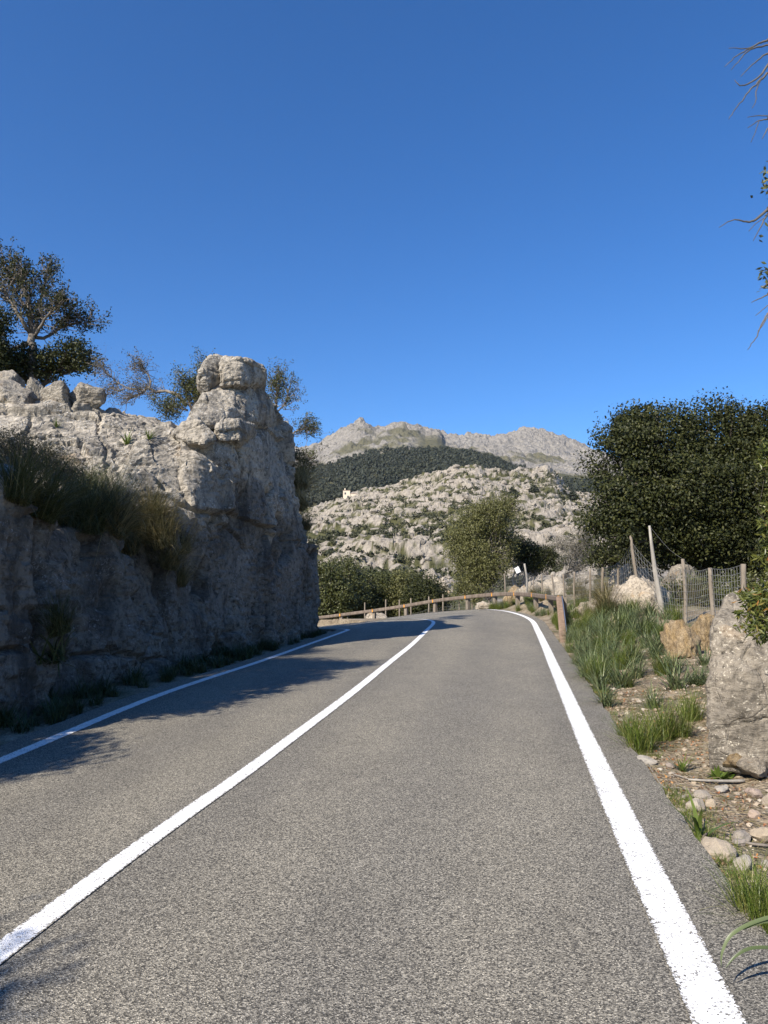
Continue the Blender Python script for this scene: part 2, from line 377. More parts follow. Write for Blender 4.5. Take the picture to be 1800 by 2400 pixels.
# ------------------------------------------------------------------ near ground
def tps(pts):
    P = np.array(pts, float); n = len(P); d = np.linalg.norm(P[:, None, :2] - P[None, :, :2], axis=2)
    U = lambda r: np.where(r > 1e-9, r * r * np.log(np.maximum(r, 1e-9)), 0)
    K = U(d) + .3 * np.eye(n); A = np.zeros((n + 3, n + 3)); A[:n, :n] = K; A[:n, n] = 1; A[:n, n + 1:] = P[:, :2]; A[n:, :n] = A[:n, n:].T
    w = np.linalg.solve(A, np.concatenate([P[:, 2], [0, 0, 0]]))
    def f(X, Y):
        r = np.sqrt((X[:, None] - P[None, :, 0]) ** 2 + (Y[:, None] - P[None, :, 1]) ** 2)
        return U(r) @ w[:n] + w[n] + w[n + 1] * X + w[n + 2] * Y
    return f
a3 = lambda *q: tuple(at(*q))
CP = [(-6,-10,-.3),(-6,0,0),(-5.5,5,.1),(-6,10,.3),(-5,15,.42),(-4.5,20,.55),(-8,26,-.1),(-14,24,-.5),(-14,10,.5),(-20,0,1),(-30,25,1),(-30,-10,1),(-30,60,-5),
      (2.4,0,.02),(3.2,2,.04),(3.3,5,.2),(4.5,8,.40),(5,12,.58),(7.5,14,.95),(7.0,12.5,.85),(9,10,.9),(6,5,.5),(9,3,.7),(12,14,1.2),(12,22,1.6),(8.5,20,1.5),(20,10,1.8),(20,-10,1.0),(8,-10,.2),
      a3(1603,1462,17), a3(1450,1412,21), a3(1413,1412,23), a3(1347,1418,27), a3(1293,1408,31), a3(1240,1400,35), (6.2,22,.85),(6.9,27,1.15),
      (6.3,40,.5),(8,37,1.3),(4.4,43.5,.2),(2,46.5,-.2),(-4,49.5,-1.0),(-10,52,-2.2),(0,60,-4),(8,55,-2.2),(15,45,1),(20,60,-1),(-10,62,-5.5),(0,80,-3.5),(20,80,-2.5),(-25,48,-5),(40,40,3),(45,80,0),(-30,90,-3),(0,100,-2),(25,100,-2),(30,20,3.2),(45,0,4)]
gz = tps(CP)
def road_dist(X, Y):
    best = np.full(len(X), -1e9); ez = np.zeros(len(X))
    bd = None
    for P, sgn in ((ER, 1), (EL, -1)):
        Pd = P[::3]; T = tang(P)[::3]
        d2 = (X[:, None] - Pd[None, :, 0]) ** 2 + (Y[:, None] - Pd[None, :, 1]) ** 2
        k = d2.argmin(1); dx, dy = X - Pd[k, 0], Y - Pd[k, 1]
        s = sgn * (dx * T[k, 1] - dy * T[k, 0]); dist = np.sqrt(d2[np.arange(len(X)), k]) * np.sign(s)
        m = dist > best; ez = np.where(m, Pd[k, 2], ez); best = np.where(m, dist, best)
    return best, ez
def ground_z(X, Y, rough=True):
    X = np.atleast_1d(np.asarray(X, float)); Y = np.atleast_1d(np.asarray(Y, float))
    d, ez = road_dist(X, Y); z = gz(X, Y)
    t = sst(-.02, 1.6, d); out = ez - .035 - .02 * sst(0, .3, d); out = out * (1 - t) + z * t
    if rough:
        P = np.stack([X, Y, X * 0], 1); a = sst(.05, .8, d)
        out = out + a * (.05 * fbm(P * 1.3, 4) + .018 * fbm(P * 6, 3)) + sst(40, 70, Y) * 1.0 * fbm(P * .15, 3)
    return np.where(d < -.03, ez - .3 - .1 * np.clip(-d, 0, 1), out)
xs = np.concatenate([np.arange(-44, -8, 2.), np.arange(-8, .9, .3), np.arange(.9, 7, .075), np.arange(7, 14, .25), np.arange(14, 62, 1.6)])
ys = np.concatenate([np.arange(-16, 0, 1.), np.arange(0, 9, .065), np.arange(9, 24, .13), np.arange(24, 56, .35), np.arange(56, 112, 1.4)])
GX, GY = np.meshgrid(xs, ys); Z = np.concatenate([ground_z(a, b) for a, b in zip(np.array_split(GX.ravel(), 12), np.array_split(GY.ravel(), 12))])
n = len(xs); i = np.arange(len(ys) - 1)[:, None] * n; j = np.arange(n - 1)[None]
Q = np.stack([i + j, i + j + 1, i + n + j + 1, i + n + j], -1).reshape(-1, 4)
g = obj('ground', make_mesh('ground', np.stack([GX.ravel(), GY.ravel(), Z], 1), [Q]), M['soil']); tag(g, 'stony brown roadside soil with gravel and grass', kind='structure')
def gzs(x, y): return float(ground_z([x], [y])[0])

# ------------------------------------------------------------------ hillside and mountain
def uz(y, D): return CAM_H + D * (1407 - y) / F_PX
class Sheet:
    def __init__(s, keys):           # keys: list of (D, [(px, py), ...]) or (D, float z)
        s.D = np.array([k[0] for k in keys]); s.k = keys
    def z(s, u, D):
        px = 900 + u * F_PX; rows = []
        for d, c in s.k:
            rows.append(np.full_like(u, c, dtype=float) if isinstance(c, (int, float)) else uz(np.interp(px, [q[0] for q in c], [q[1] for q in c]), d))
        R = np.array(rows); i = np.clip(np.searchsorted(s.D, D) - 1, 0, len(s.D) - 2)
        t = np.clip((D - s.D[i]) / (s.D[i + 1] - s.D[i]), 0, 1); k = np.arange(len(u))
        return R[i, k] * (1 - t) + R[i + 1, k] * t
HILL = Sheet([(70, -4.5), (120, [(-900, 1400), (900, 1400), (2600, 1380)]), (172, [(-900, 1380), (600, 1385), (900, 1382), (1150, 1380), (1400, 1360), (2600, 1330)]),
    (190, [(-900, 1345), (650, 1340), (800, 1330), (880, 1305), (1000, 1298), (1100, 1300), (1250, 1310), (1400, 1300), (2600, 1260)]),
    (235, [(-900, 1320), (650, 1300), (800, 1285), (900, 1268), (1060, 1262), (1200, 1270), (1350, 1265), (2600, 1220)]),
    (330, [(-900, 1290), (650, 1250), (750, 1232), (850, 1212), (1000, 1188), (1100, 1180), (1200, 1190), (1300, 1198), (1400, 1215), (2600, 1200)]),
    (450, [(-900, 1270), (650, 1225), (730, 1206), (800, 1176), (852, 1158), (916, 1151), (953, 1138), (990, 1126), (1036, 1117), (1081, 1102), (1118, 1104), (1145, 1113), (1178, 1113), (1200, 1118), (1214, 1107), (1251, 1109), (1288, 1104), (1310, 1116), (1329, 1147), (1345, 1165), (1420, 1178), (1700, 1185), (2600, 1150)]),
    (500, [(-900, 1270), (650, 1222), (730, 1203), (800, 1180), (900, 1162), (1080, 1122), (1200, 1132), (1290, 1125), (1345, 1172), (1700, 1190), (2600, 1150)]),
    (640, [(-900, 1260), (700, 1205), (900, 1190), (1300, 1190), (2600, 1160)])])
LEFT = [(-900, 1120), (300, 1100), (560, 1085), (706, 1053), (752, 1042), (790, 1022), (797, 1010), (820, 994), (843, 986), (868, 996), (882, 1005), (916, 996), (944, 991), (981, 998), (999, 1009), (1013, 1007), (1028, 1009), (1038, 1020), (1046, 1040), (1100, 1052), (1200, 1060), (1300, 1068), (1400, 1090), (1700, 1120), (2600, 1100)]
RIGHT = [(-900, 1150), (700, 1060), (1000, 1030), (1040, 1016), (1095, 1019), (1155, 1021), (1187, 1016), (1210, 1010), (1237, 1002), (1265, 1005), (1301, 1014), (1338, 1028), (1375, 1042), (1397, 1053), (1480, 1085), (1600, 1105), (2600, 1090)]
sh = lambda L, d: [(x, y + d) for x, y in L]
MOUNT = Sheet([(560, [(-900, 1262), (700, 1215), (900, 1192), (1300, 1195), (2600, 1170)]),
    (700, [(-900, 1250), (300, 1215), (700, 1192), (800, 1170), (900, 1160), (1000, 1155), (1200, 1155), (1400, 1170), (2600, 1150)]),
    (1150, [(-900, 1170), (300, 1130), (700, 1106), (760, 1094), (811, 1078), (852, 1070), (903, 1060), (981, 1056), (1040, 1056), (1109, 1060), (1155, 1072), (1187, 1086), (1233, 1100), (1350, 1115), (2600, 1120)]),
    (1500, LEFT), (1640, sh(LEFT, 12)), (1700, [(-900, 1160), (900, 1040), (1040, 1046), (1100, 1056), (1250, 1068), (1400, 1092), (2600, 1110)]),
    (2050, RIGHT), (2200, sh(RIGHT, 10)), (2900, sh(RIGHT, 120))])
def warp(lo, a, b, hi, nc, nf): return np.concatenate([np.linspace(lo, a, nc, endpoint=False), np.linspace(a, b, nf, endpoint=False), np.linspace(b, hi, nc)])
def hill_relief(u, D):
    X = u * D; z0 = HILL.z(u, D); P = np.stack([X, D, z0], 1)
    am = sst(95, 150, D)
    q = P + 5 * np.stack([fbm(P * .03, 2), fbm(P * .03 + 40, 2), X * 0], 1)
    zone = fbm(P * .016 + 5, 3)
    ID, ed, tl = joints(q, (11, 8, 4.2), .25, 3., .5); e1 = sst(.0, 1.1, ed)
    ID2, ed2, tl2 = joints(q + 50, (4.2, 3.2, 1.9), .3, 8., .2); e2 = sst(.0, .5, ed2)
    sx = (z0 + 2.2 * fbm(P * (.03, .02, .02), 3) + .035 * X) / 4.6; fr = sx - np.floor(sx); ter = 4.6 * (sst(.0, .38, fr) - fr)
    rock = .85 * ter + 1.7 * (ID - .35) + 2.0 * tl + .9 * e1 + .8 * (ID2 - .4) + 1.1 * tl2
    rock += 1.0 * ridged(P * (.09, .05, .05), 3) + .35 * fbm(P * .6, 2)
    k = sst(-.55, -.05, zone + .35 * (ID - .5)); amp = am * (.25 + .75 * k) * (.05 + .95 * sst(10, 26, np.hypot(X + 19, D - 440)))
    v = (1 - k) * .9 + .85 * sst(.45, .8, fr) * sst(-.35, .25, fbm(P * .035 + 21, 3)) + (1 - e1) * .6 + (1 - e2) * .55 * (ID < .8) + .95 * sst(-.12, .35, fbm(P * .055 + 77, 4))
    v = np.clip(v * sst(.1, 1, .55 + fbm(P * .4, 2) * .5), 0, 1)
    return z0 + rock * amp, sst(.25, .7, v)
def mount_relief(u, D):
    X = u * D; z0 = MOUNT.z(u, D); P = np.stack([X, D, z0], 1)
    am = .15 + .85 * sst(1120, 1230, D)
    r = 2.5 * ridged(P * (.06, .03, .05), 3, .6) + 7 * ridged(P * .011, 4, .55) + 5 * fbm(P * .04, 3) + 7 * (np.abs(fbm(P * (.02, .01, .02) + 3, 3)) - .3)
    F1, F2, ID = worley(P * (.03, .022, .03)); r = r + 9 * (ID - .4) * sst(0, .25, F2 - F1)
    px = 900 + u * F_PX
    v = sst(.0, .5, fbm(P * .012 + 9, 4) + .25 - .45 * ID)
    v = np.maximum(v * .8 * (D < 1420), (1 - sst(1130, 1190, D)))
    mead = sst(950, 1000, px) * sst(1140, 1080, px) * sst(1450, 1300, D) * (D > 1000); v = np.maximum(v, .9 * mead)
    return z0 + (r - 6) * am * (1 - .8 * mead), np.clip(v, 0, 1)
def sheet_obj(name, us, Ds, fn, mat, label):
    U, DD = np.meshgrid(us, Ds); u, d = U.ravel(), DD.ravel(); z, v = fn(u, d)
    n = len(us); i = np.arange(len(Ds) - 1)[:, None] * n; j = np.arange(n - 1)[None]
    Q = np.stack([i + j, i + j + 1, i + n + j + 1, i + n + j], -1).reshape(-1, 4)
    me = make_mesh(name, np.stack([u * d, d, z], 1), [Q], False)
    a = me.attributes.new('veg', 'FLOAT', 'POINT'); a.data.foreach_set('value', v.astype(np.float32))
    return tag(obj(name, me, mat), label, kind='structure')
sheet_obj('hillside', warp(-1.1, -.17, .33, 1.1, 45, 430), np.concatenate([np.linspace(70, 165, 35, endpoint=False), np.linspace(165, 250, 110, endpoint=False), np.linspace(250, 460, 190, endpoint=False), np.linspace(460, 640, 25)]), hill_relief, M['hill'], 'pale karst limestone hillside dotted with scrub')
sheet_obj('mountain', warp(-1.1, -.2, .36, 1.1, 40, 420), np.concatenate([np.linspace(560, 1130, 40, endpoint=False), np.linspace(1130, 1520, 150, endpoint=False), np.linspace(1520, 1750, 20, endpoint=False), np.linspace(1750, 2060, 110, endpoint=False), np.linspace(2060, 2900, 12)]), mount_relief, M['mount'], 'grey rocky mountain with two summits against the sky')

# ico template for blobs and rocks
def ico(sub):
    bm = bmesh.new(); bmesh.ops.create_icosphere(bm, subdivisions=sub, radius=1); bm.verts.ensure_lookup_table()
    V = np.array([v.co[:] for v in bm.verts]); T = np.array([[v.index for v in f.verts] for f in bm.faces]); bm.free(); return V, T
ICO = {k: ico(k) for k in (1, 2, 3, 4, 5)}
def poly_rock(sub, rng, planes=14, soft=.0, noise=.06, nf=1.6):
    V, T = ICO[sub]; N = rng.normal(size=(planes, 3)); N /= np.linalg.norm(N, axis=1)[:, None]
    h = rng.uniform(.66, 1., planes); c = V @ N.T; r = np.where(c > .12, h[None] / np.maximum(c, .12), 9).min(1); r = np.minimum(r, 1.25)
    W = V * r[:, None]; off = rng.uniform(0, 50, 3)
    r2 = 1 + noise * 1.2 * fbm(W * nf + off, 5, .55) + noise * .7 * ridged(W * nf * 2.2 + off, 4, .6)
    return W * r2[:, None], T

# pine wood on the mountain slope: crowns of needle clumps, one mass
rng = np.random.RandomState(3); mb = MB()
npine = 0
for k in range(16000):
    D = rng.uniform(690, 1185); u = rng.uniform(-.22, .30); px = 900 + u * F_PX
    top = np.interp(px, [560, 697, 760, 811, 903, 981, 1109, 1155, 1233, 1300], [1165, 1165, 1160, 1168, 1180, 1180, 1180, 1165, 1140, 1060])
    if D > top + rng.normal() * 14: continue
    if px > 1240 and D > 950: continue
    if rng.rand() < .06: continue
    z = float(MOUNT.z(np.array([u]), np.array([D]))[0]); s = rng.uniform(.45, 1.0) * (.8 if px < 800 else 1)
    V, T = ICO[1]
    for b in range(1, 2):
        W = V * (1 + .28 * rng.normal(size=(len(V), 1))) * (rng.uniform(2.3, 3.6) * s, rng.uniform(2.3, 3.6) * s, rng.uniform(2.2, 3.6) * s)
        mb.add(W + (u * D + rng.normal() * 1.6, D + rng.normal() * 1.6, z + s * (3.2 + 2.2 * b + rng.normal())), None, T)
    q = 16; d_ = rng.normal(size=(q, 3)); d_ /= np.linalg.norm(d_, axis=1)[:, None]; leaf_quads(mb, d_ * (3.4 * s, 3.4 * s, 4.2 * s) + (u * D, D, z + 5.4 * s), 2.2, 1.6, rng)
    npine += 1
    if npine > 4600: break
o = obj('pine_forest', mb.mesh('pine_forest', False), M['pine']); tag(o, 'dark green pine wood covering the mountain slope', 'forest', kind='stuff')

# scrub and loose crags scattered over the hillside
mbs = MB(); mbr = MB(); crag_t = [poly_rock(2 if q < 5 else 1, rng, 10, noise=.1) for q in range(14)]
N = 15000; U = rng.uniform(-.2, .36, N); Dd = 125 + 330 * rng.rand(N) ** 1.25; zz, vv = hill_relief(U, Dd)
for k in range(N):
    if vv[k] > .45 and rng.rand() < .5:
        s = rng.uniform(.55, 1.5) * (1.3 if rng.rand() < .12 else 1); q = int(26 + 14 * (Dd[k] < 260))
        d_ = rng.normal(size=(q, 3)); d_ /= np.linalg.norm(d_, axis=1)[:, None]; d_ *= (rng.rand(q, 1) ** .4) * (1.1, 1.0, .7)
        leaf_quads(mbs, d_ * s + (U[k] * Dd[k], Dd[k], zz[k] + .35 * s), .62 * s, .42 * s, rng)
    elif vv[k] < .5 and rng.rand() < .09:
        s = rng.uniform(.4, 1.3); W, T = crag_t[k % 14]
        mbr.add(W * (s * rng.uniform(.9, 1.6), s, s * rng.uniform(.6, 1.2)) + (U[k] * Dd[k], Dd[k], zz[k] + .2 * s), None, T)
M['scrub'] = leaf_mat('hill_scrub', [(0, (.022, .026, .012)), (.5, (.045, .049, .021)), (1, (.08, .08, .036))], .7, 0)
tag(obj('hill_scrub', mbs.mesh('hill_scrub', False), M['scrub']), 'low dark scrub scattered over the limestone hillside', 'scrub', kind='stuff')
tag(obj('hill_crags', mbr.mesh('hill_crags', False), M['hill']), 'loose pale limestone crags strewn across the hillside', 'rocks', kind='stuff')

# ------------------------------------------------------------------ rock cliff on the left
def hull_into(bm, pts):
    vs = [bm.verts.new(p) for p in pts]
    r = bmesh.ops.convex_hull(bm, input=vs)
    bmesh.ops.delete(bm, geom=[e for e in r['geom_interior'] if isinstance(e, bmesh.types.BMVert)], context='VERTS')
def fused(name, hulls, voxel):
    bm = bmesh.new()
    for h in hulls:
        b2 = bmesh.new(); hull_into(b2, [tuple(p) for p in h]); t = bpy.data.meshes.new('tmp'); b2.to_mesh(t); b2.free(); bm.from_mesh(t); bpy.data.meshes.remove(t)
    bmesh.ops.recalc_face_normals(bm, faces=bm.faces)
    t = bpy.data.meshes.new(name); bm.to_mesh(t); bm.free()
    o = bpy.data.objects.new(name, t); COL.objects.link(o); m = o.modifiers.new('r', 'REMESH'); m.mode = 'VOXEL'; m.voxel_size = voxel
    dg = bpy.context.evaluated_depsgraph_get(); me = bpy.data.meshes.new_from_object(o.evaluated_get(dg)); bpy.data.objects.remove(o); bpy.data.meshes.remove(t)
    return me
def displace(me, fn, smooth=True):
    n = len(me.vertices); V = np.empty(n * 3, np.float32); me.vertices.foreach_get('co', V); V = V.reshape(-1, 3).astype(float)
    N = np.empty(n * 3, np.float32); me.vertices.foreach_get('normal', N); N = N.reshape(-1, 3)
    V = V + fn(V, N); me.vertices.foreach_set('co', V.astype(np.float32).ravel())
    me.polygons.foreach_set('use_smooth', np.full(len(me.polygons), smooth, bool)); me.update()
def cliff_disp(V, N):
    V = np.asarray(V)
    d = .12 * fbm(V * .35 + 3, 3)
    h, e, t = joints(V, (1.5, 1.7, 3.0), .22, 1.); d += .15 * (h - .5) + .48 * t - .16 * np.exp(-(e / .04) ** 2) * (h > .5)
    h2, e2, t2 = joints(V + 7, (.62, .7, 1.15), .3, 5., .6); m = sst(-.25, .2, fbm(V * .6 + 11, 2)); d += m * (.10 * (h2 - .5) + .28 * t2 - .06 * np.exp(-(e2 / .03) ** 2))
    cav = sst(.32, .62, fbm(V * (.75, .75, .5) + 52, 3)); d -= .42 * cav * (np.abs(N[:, 2]) < .6)
    cr = np.abs(perlin(V * (.9, .9, .35) + 71)); d -= .22 * np.exp(-(cr / .025) ** 2) * sst(.0, .3, fbm(V * .5 + 5, 2)) * (np.abs(N[:, 2]) < .6)
    h3, e3, t3 = joints(V + 19, (.28, .32, .30), .45, 9., .2); d += .12 * t3 * m
    q = V @ np.array([[.86, .1, .5], [-.1, 1, .05], [-.5, 0, .86]]).T
    rg = sst(-.3, .3, fbm(V * .8 + 31, 2))
    d += (.35 + .65 * rg) * (.045 * ridged(q * (1.1, 1.1, 4.2), 4, .6) + .030 * ridged(V * 4.5 + 7, 3, .65)) + .014 * fbm(V * 12, 2)
    return N * d[:, None]
wall = []
def chunk(y0, y1, x0, x1, zt, lean=.3, xb=-11, zb=None):
    zb = zb if zb is not None else zt
    wall.append([(x0, y0, -.7), (x1, y1, -.7), (x0 - lean * .3, y0, zt * .5), (x1 - lean * .3 + .08, y1, zt * .5), (x0 - lean, y0 + .1, zt), (x1 - lean, y1 - .1, zt),
                 (xb, y0, -.7), (xb, y1, -.7), (xb, y0, zb), (xb, y1, zb)])
chunk(-8, -2.6, -6.2, -6.0, 3.1, .5)
chunk(-2.9, 2.2, -5.9, -5.5, 2.7, .4)
chunk(2.0, 5.6, -5.6, -5.0, 2.5, .3)
chunk(5.3, 7.7, -4.95, -4.55, 2.55, .25)
chunk(7.5, 9.5, -4.62, -4.28, 2.9, .12)
chunk(9.3, 10.4, -5.5, -5.3, 2.5, .3)
chunk(10.1, 12.4, -4.38, -4.08, 2.62, .35)
chunk(12.2, 14.8, -4.15, -3.78, 2.45, .28)
A = at
back = lambda p, dy=5, dx=-1.5: Vector((p.x + dx, p.y + dy, p.z))
low = lambda p: Vector((p.x, p.y, -.6))
# upper sunlit slab
u_low = [A(-260, 1195, 12.2), A(0, 1195, 12.2), A(250, 1225, 12.8), A(400, 1245, 13.6)]
u_top = [A(-260, 950, 15.4), A(0, 962, 15.6), A(230, 965, 16.2), A(385, 985, 16.8)]
wall.append(u_low + u_top + [back(p, 6, -.5) for p in u_top] + [Vector((p.x, p.y + 6, -.6)) for p in u_top] + [low(p) for p in u_low])
u2 = [A(240, 1215, 13.2), A(330, 1040, 14.9), A(392, 1000, 15.7), A(440, 1060, 15.4), A(450, 1150, 14.9), A(440, 1260, 14.5), A(300, 1190, 13.7)]
wall.append(u2 + [Vector((-7, 19, 4.6)), Vector((-5, 19, 5.0)), Vector((-7, 15, 0)), Vector((-4.4, 15.5, 0))])
# pillar below the open joint
wall.append([(-3.85, 14.5, -.6), (-3.0, 17, -.6), (-2.4, 20.2, -.6), (-1.95, 21.4, -.6), (-2.7, 23.4, -.6), (-7, 24, -.6), (-7, 16, -.6),
             (-4.0, 14.7, 2.5), (-3.1, 17.4, 2.6), (-2.5, 20.4, 3.0), A(452, 1090, 15.0), A(405, 1046, 15.5), A(500, 1050, 15.6), A(598, 1028, 17.2), A(604, 1018, 18), A(460, 1046, 15.3),
             (-6.5, 18, 5.0), (-6.5, 23, 5.0)])
# right hand column
wall.append([(-2.5, 20, -.6), (-1.9, 21.4, -.6), (-2.8, 23.9, -.6), (-5, 24, -.6), (-5, 19, -.6), A(736, 1380, 21.5), A(722, 1300, 21.6), A(700, 1200, 21.6), A(682, 1100, 21.4), A(668, 1005, 21.2),
             A(645, 955, 20.4), A(606, 945, 18.8), A(600, 1030, 18.0), A(640, 1100, 19.2), (-5, 23.4, 6.3), (-5.2, 19.5, 6.6)])
wall.append([(-2.2, 21, -.6), (-2.6, 24, -.6), (-4, 27, -.6), (-9, 27, -.6), (-9, 20, -.6), (-3.3, 22, 4), (-4.2, 26, 3.5), (-9, 27, 4), (-9, 20, 5)])
# plateau behind
wall.append([(-22, 16.5, 5.2), (-5.5, 18, 5.3), (-5, 22, 5.1), (-9, 30, 4.4), (-24, 30, 5.5), (-22, 16.5, -.6), (-5, 18, -.6), (-5, 23, -.6), (-9, 30, -.6), (-24, 30, -.6)])
me = fused('rock_face', wall, .056)
nv_ = len(me.vertices); V = np.empty(nv_ * 3, np.float32); me.vertices.foreach_get('co', V); V = V.reshape(-1, 3)
Nn = np.empty(nv_ * 3, np.float32); me.vertices.foreach_get('normal', Nn); Nn = Nn.reshape(-1, 3)
keep = (V[:, 2] > -.25) & (V[:, 0] > -9.8) & ~((V[:, 1] > 18) & (Nn[:, 1] > .5) & (V[:, 0] < -4.5)) & (V[:, 1] < 25.5) & (V[:, 1] > -6)      # buried and far sides stay unbuilt
li = np.empty(len(me.loops), np.int32); me.loops.foreach_get('vertex_index', li); Qf = li.reshape(-1, 4); Qf = Qf[keep[Qf].all(1)]
used, inv = np.unique(Qf, return_inverse=True); me = make_mesh('rock_face', V[used], [inv.reshape(-1, 4)], False)
displace(me, cliff_disp, False)
V = np.empty(len(me.vertices) * 3, np.float32); me.vertices.foreach_get('co', V); V = V.reshape(-1, 3).astype(float)
bd = sst(.35, -.35, V[:, 2] - 2.7 - .13 * (V[:, 1] - 12) + .9 * V[:, 0] * .12 + .9 * fbm(V * .8, 4)); at_ = me.attributes.new('wall_shade', 'FLOAT', 'POINT'); at_.data.foreach_set('value', bd.astype(np.float32))  # mask for the painted shade of the lower cliff wall, with a noisy border
cliff = empty('rock_cliff', (-4.2, 14, .3), 'tall weathered limestone cliff with a pillar rising beside the left lane', 'cliff')
def into(o, parent):
    o.parent = parent; o.matrix_parent_inverse = Matrix.Translation(-Vector(parent.location)); return o
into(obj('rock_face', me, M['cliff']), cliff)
def block(name, pts, seed, voxel=.035, amp=1.):
    me = fused(name, [pts], voxel)
    def f(V, N):
        P = V + seed * 3.7
        d = .03 * fbm(P * 1.0, 2) + .03 * ridged(P * 2.6, 4, .6) + .014 * fbm(P * 9, 3)
        h, e, t = joints(P, (.75, .85, .55), .3, 2.); d += .03 * (h - .5) + .11 * t - .03 * np.exp(-(e / .022) ** 2)
        return N * (d * amp)[:, None]
    displace(me, f, False); return me
bk = lambda P, dy, dx=0: [Vector((p.x * (p.y + dy) / p.y + dx, p.y + dy, p.z)) for p in P]
W1 = [A(420, 1012, 15.5), A(448, 985, 15.45), A(520, 1002, 15.9), A(596, 985, 17.1), A(622, 965, 18.2), A(612, 903, 18.1), A(592, 893, 17.7), A(548, 893, 17.2), A(502, 907, 16.8), A(474, 935, 16.3), A(540, 960, 16.2), A(642, 950, 20.0), A(640, 1000, 20.0)]
into(obj('tilted_slab', block('tilted_slab', W1 + bk(W1, 2.2), 1), M['cliff']), cliff)
W2 = [A(409, 1016, 15.25), A(430, 992, 15.3), A(462, 985, 15.2), A(500, 1010, 15.1), A(504, 1030, 15.15), A(478, 1038, 15.0), A(430, 1030, 15.1)]
into(obj('wedge_block', block('wedge_block', W2 + bk(W2, 1.3), 2), M['cliff']), cliff)
W3 = [A(509, 1000, 15.35), A(520, 986, 15.5), A(560, 985, 15.6), A(598, 995, 16.3), A(592, 1020, 16.4), A(560, 1032, 15.6), A(512, 1032, 15.35)]
into(obj('wedge_block', block('wedge_block', W3 + bk(W3, 1.3), 3), M['cliff']), cliff)
W4 = [A(525, 838, 16.9), A(560, 842, 16.8), A(600, 852, 17.3), A(620, 864, 17.6), A(618, 882, 17.6), A(608, 897, 17.5), A(560, 900, 16.7), A(518, 902, 16.6), A(516, 862, 16.6)]
tag(obj('capstone', block('capstone', W4 + bk(W4, 1.2), 4, .03), M['cliff']), 'blocky capstone resting on top of the rock pillar, the right of two', 'boulder')
W5 = [A(505, 833, 17.1), A(530, 838, 17.2), A(512, 870, 16.9), A(512, 895, 16.9), A(484, 912, 16.7), A(466, 880, 16.6), A(482, 848, 16.8), A(474, 868, 16.5)]
tag(obj('capstone', block('capstone', W5 + bk(W5, 1.1), 5, .03), M['cliff']), 'rough rounded capstone on top of the rock pillar, the left of two', 'boulder')

# ------------------------------------------------------------------ boulders
def boulder_mesh(name, seed, sub=4, planes=16, noise=.07):
    W, T = poly_rock(sub, np.random.RandomState(seed), planes, noise=noise * 1.35); lo, hi = W.min(0), W.max(0); W = (W - (lo + hi) / 2) / ((hi - lo) / 2); return make_mesh(name, W, [T], sub > 4)
def boulder(name, bbox, D, seed, mat, label=None, group=None, depth=None, sub=4, sink=.25, cat='boulder', planes=16, rz=0, me=None, noise=.085):
    x0, y0, x1, y1 = bbox; p = at((x0 + x1) / 2, (y0 + y1) / 2, D); w = pxw(x1 - x0, D) / 2; h = pxw(y1 - y0, D) / 2 * (1 + sink)
    dep = depth if depth else w
    me = me or boulder_mesh(name, seed, sub, planes, noise)
    o = obj(name, me, M[mat], loc=(p.x, D, p.z - pxw(y1 - y0, D) / 2 * sink)); o.scale = (w, dep, h); o.rotation_euler = (0, 0, rz)
    return tag(o, label, cat, group)
for bb, D, sd_, lab in [((-10, 864, 52, 925), 16.9, 11, 'limestone boulder at the left edge of the cliff top, behind the larger front one'),
        ((-15, 886, 78, 952), 16.0, 12, 'largest leftmost boulder on the cliff top ledge'), ((62, 886, 112, 940), 16.7, 13, 'small pale boulder second along the cliff top, set back'),
        ((100, 894, 170, 950), 16.1, 14, 'rounded boulder in the middle of the row on the cliff top'), ((164, 898, 256, 952), 16.3, 15, 'long flat boulder at the right end of the cliff top row')]:
    boulder('boulder', bb, D, sd_, 'cliff', lab, 'boulders on the cliff top', sub=4, planes=13, noise=.06)
BG = [A(1672, 1450, 6.5), A(1700, 1402, 6.7), A(1745, 1386, 6.8), A(1800, 1392, 6.9), A(1900, 1402, 6.9), A(1664, 1560, 6.4), A(1663, 1700, 6.35), A(1672, 1800, 6.4), A(1760, 1812, 6.2), A(1900, 1820, 6.15), A(1740, 1600, 6.15), A(1900, 1600, 6.0), A(1980, 1500, 6.4)]
BG_me = block('boulder', BG + bk(BG, 1.3, .2), 9, .022, .55)
tag(obj('boulder', BG_me, M['boulder']), 'big grey pitted boulder at the right edge of the verge', 'boulder')
boulder('boulder', (1556, 1452, 1645, 1550), 12.9, 22, 'ochre', 'rounded ochre boulder beside the grey boulder, in front', depth=.4, planes=18, sub=5, noise=.10)
boulder('boulder', (1612, 1438, 1690, 1535), 13.4, 23, 'ochre', 'taller yellow stone wedged between ochre and grey boulders', depth=.35, planes=16, sub=5, noise=.10)
boulder('boulder', (1690, 1758, 1760, 1800), 6.3, 24, 'ochre', 'flat tan stone tucked under the big grey boulder', depth=.15, sub=3)
boulder('boulder', (1728, 1776, 1800, 1812), 6.15, 25, 'pale', 'pale pinkish stone at the foot of the big grey boulder', depth=.14, sub=3)
boulder('rock_outcrop', (1418, 1348, 1588, 1475), 19.5, 31, 'pale', 'large pale slab leaning under the bleached fence pole', depth=.7, rz=.2, sub=5, planes=9, noise=.11)
boulder('rock_outcrop', (1425, 1322, 1482, 1420), 22.5, 32, 'pale', 'upright pale rock behind the fence left of the leaning post', depth=.6)
boulder('rock_outcrop', (1476, 1328, 1545, 1420), 22.0, 33, 'pale', 'pale rock behind the fence between leaning post and bleached pole', depth=.6)
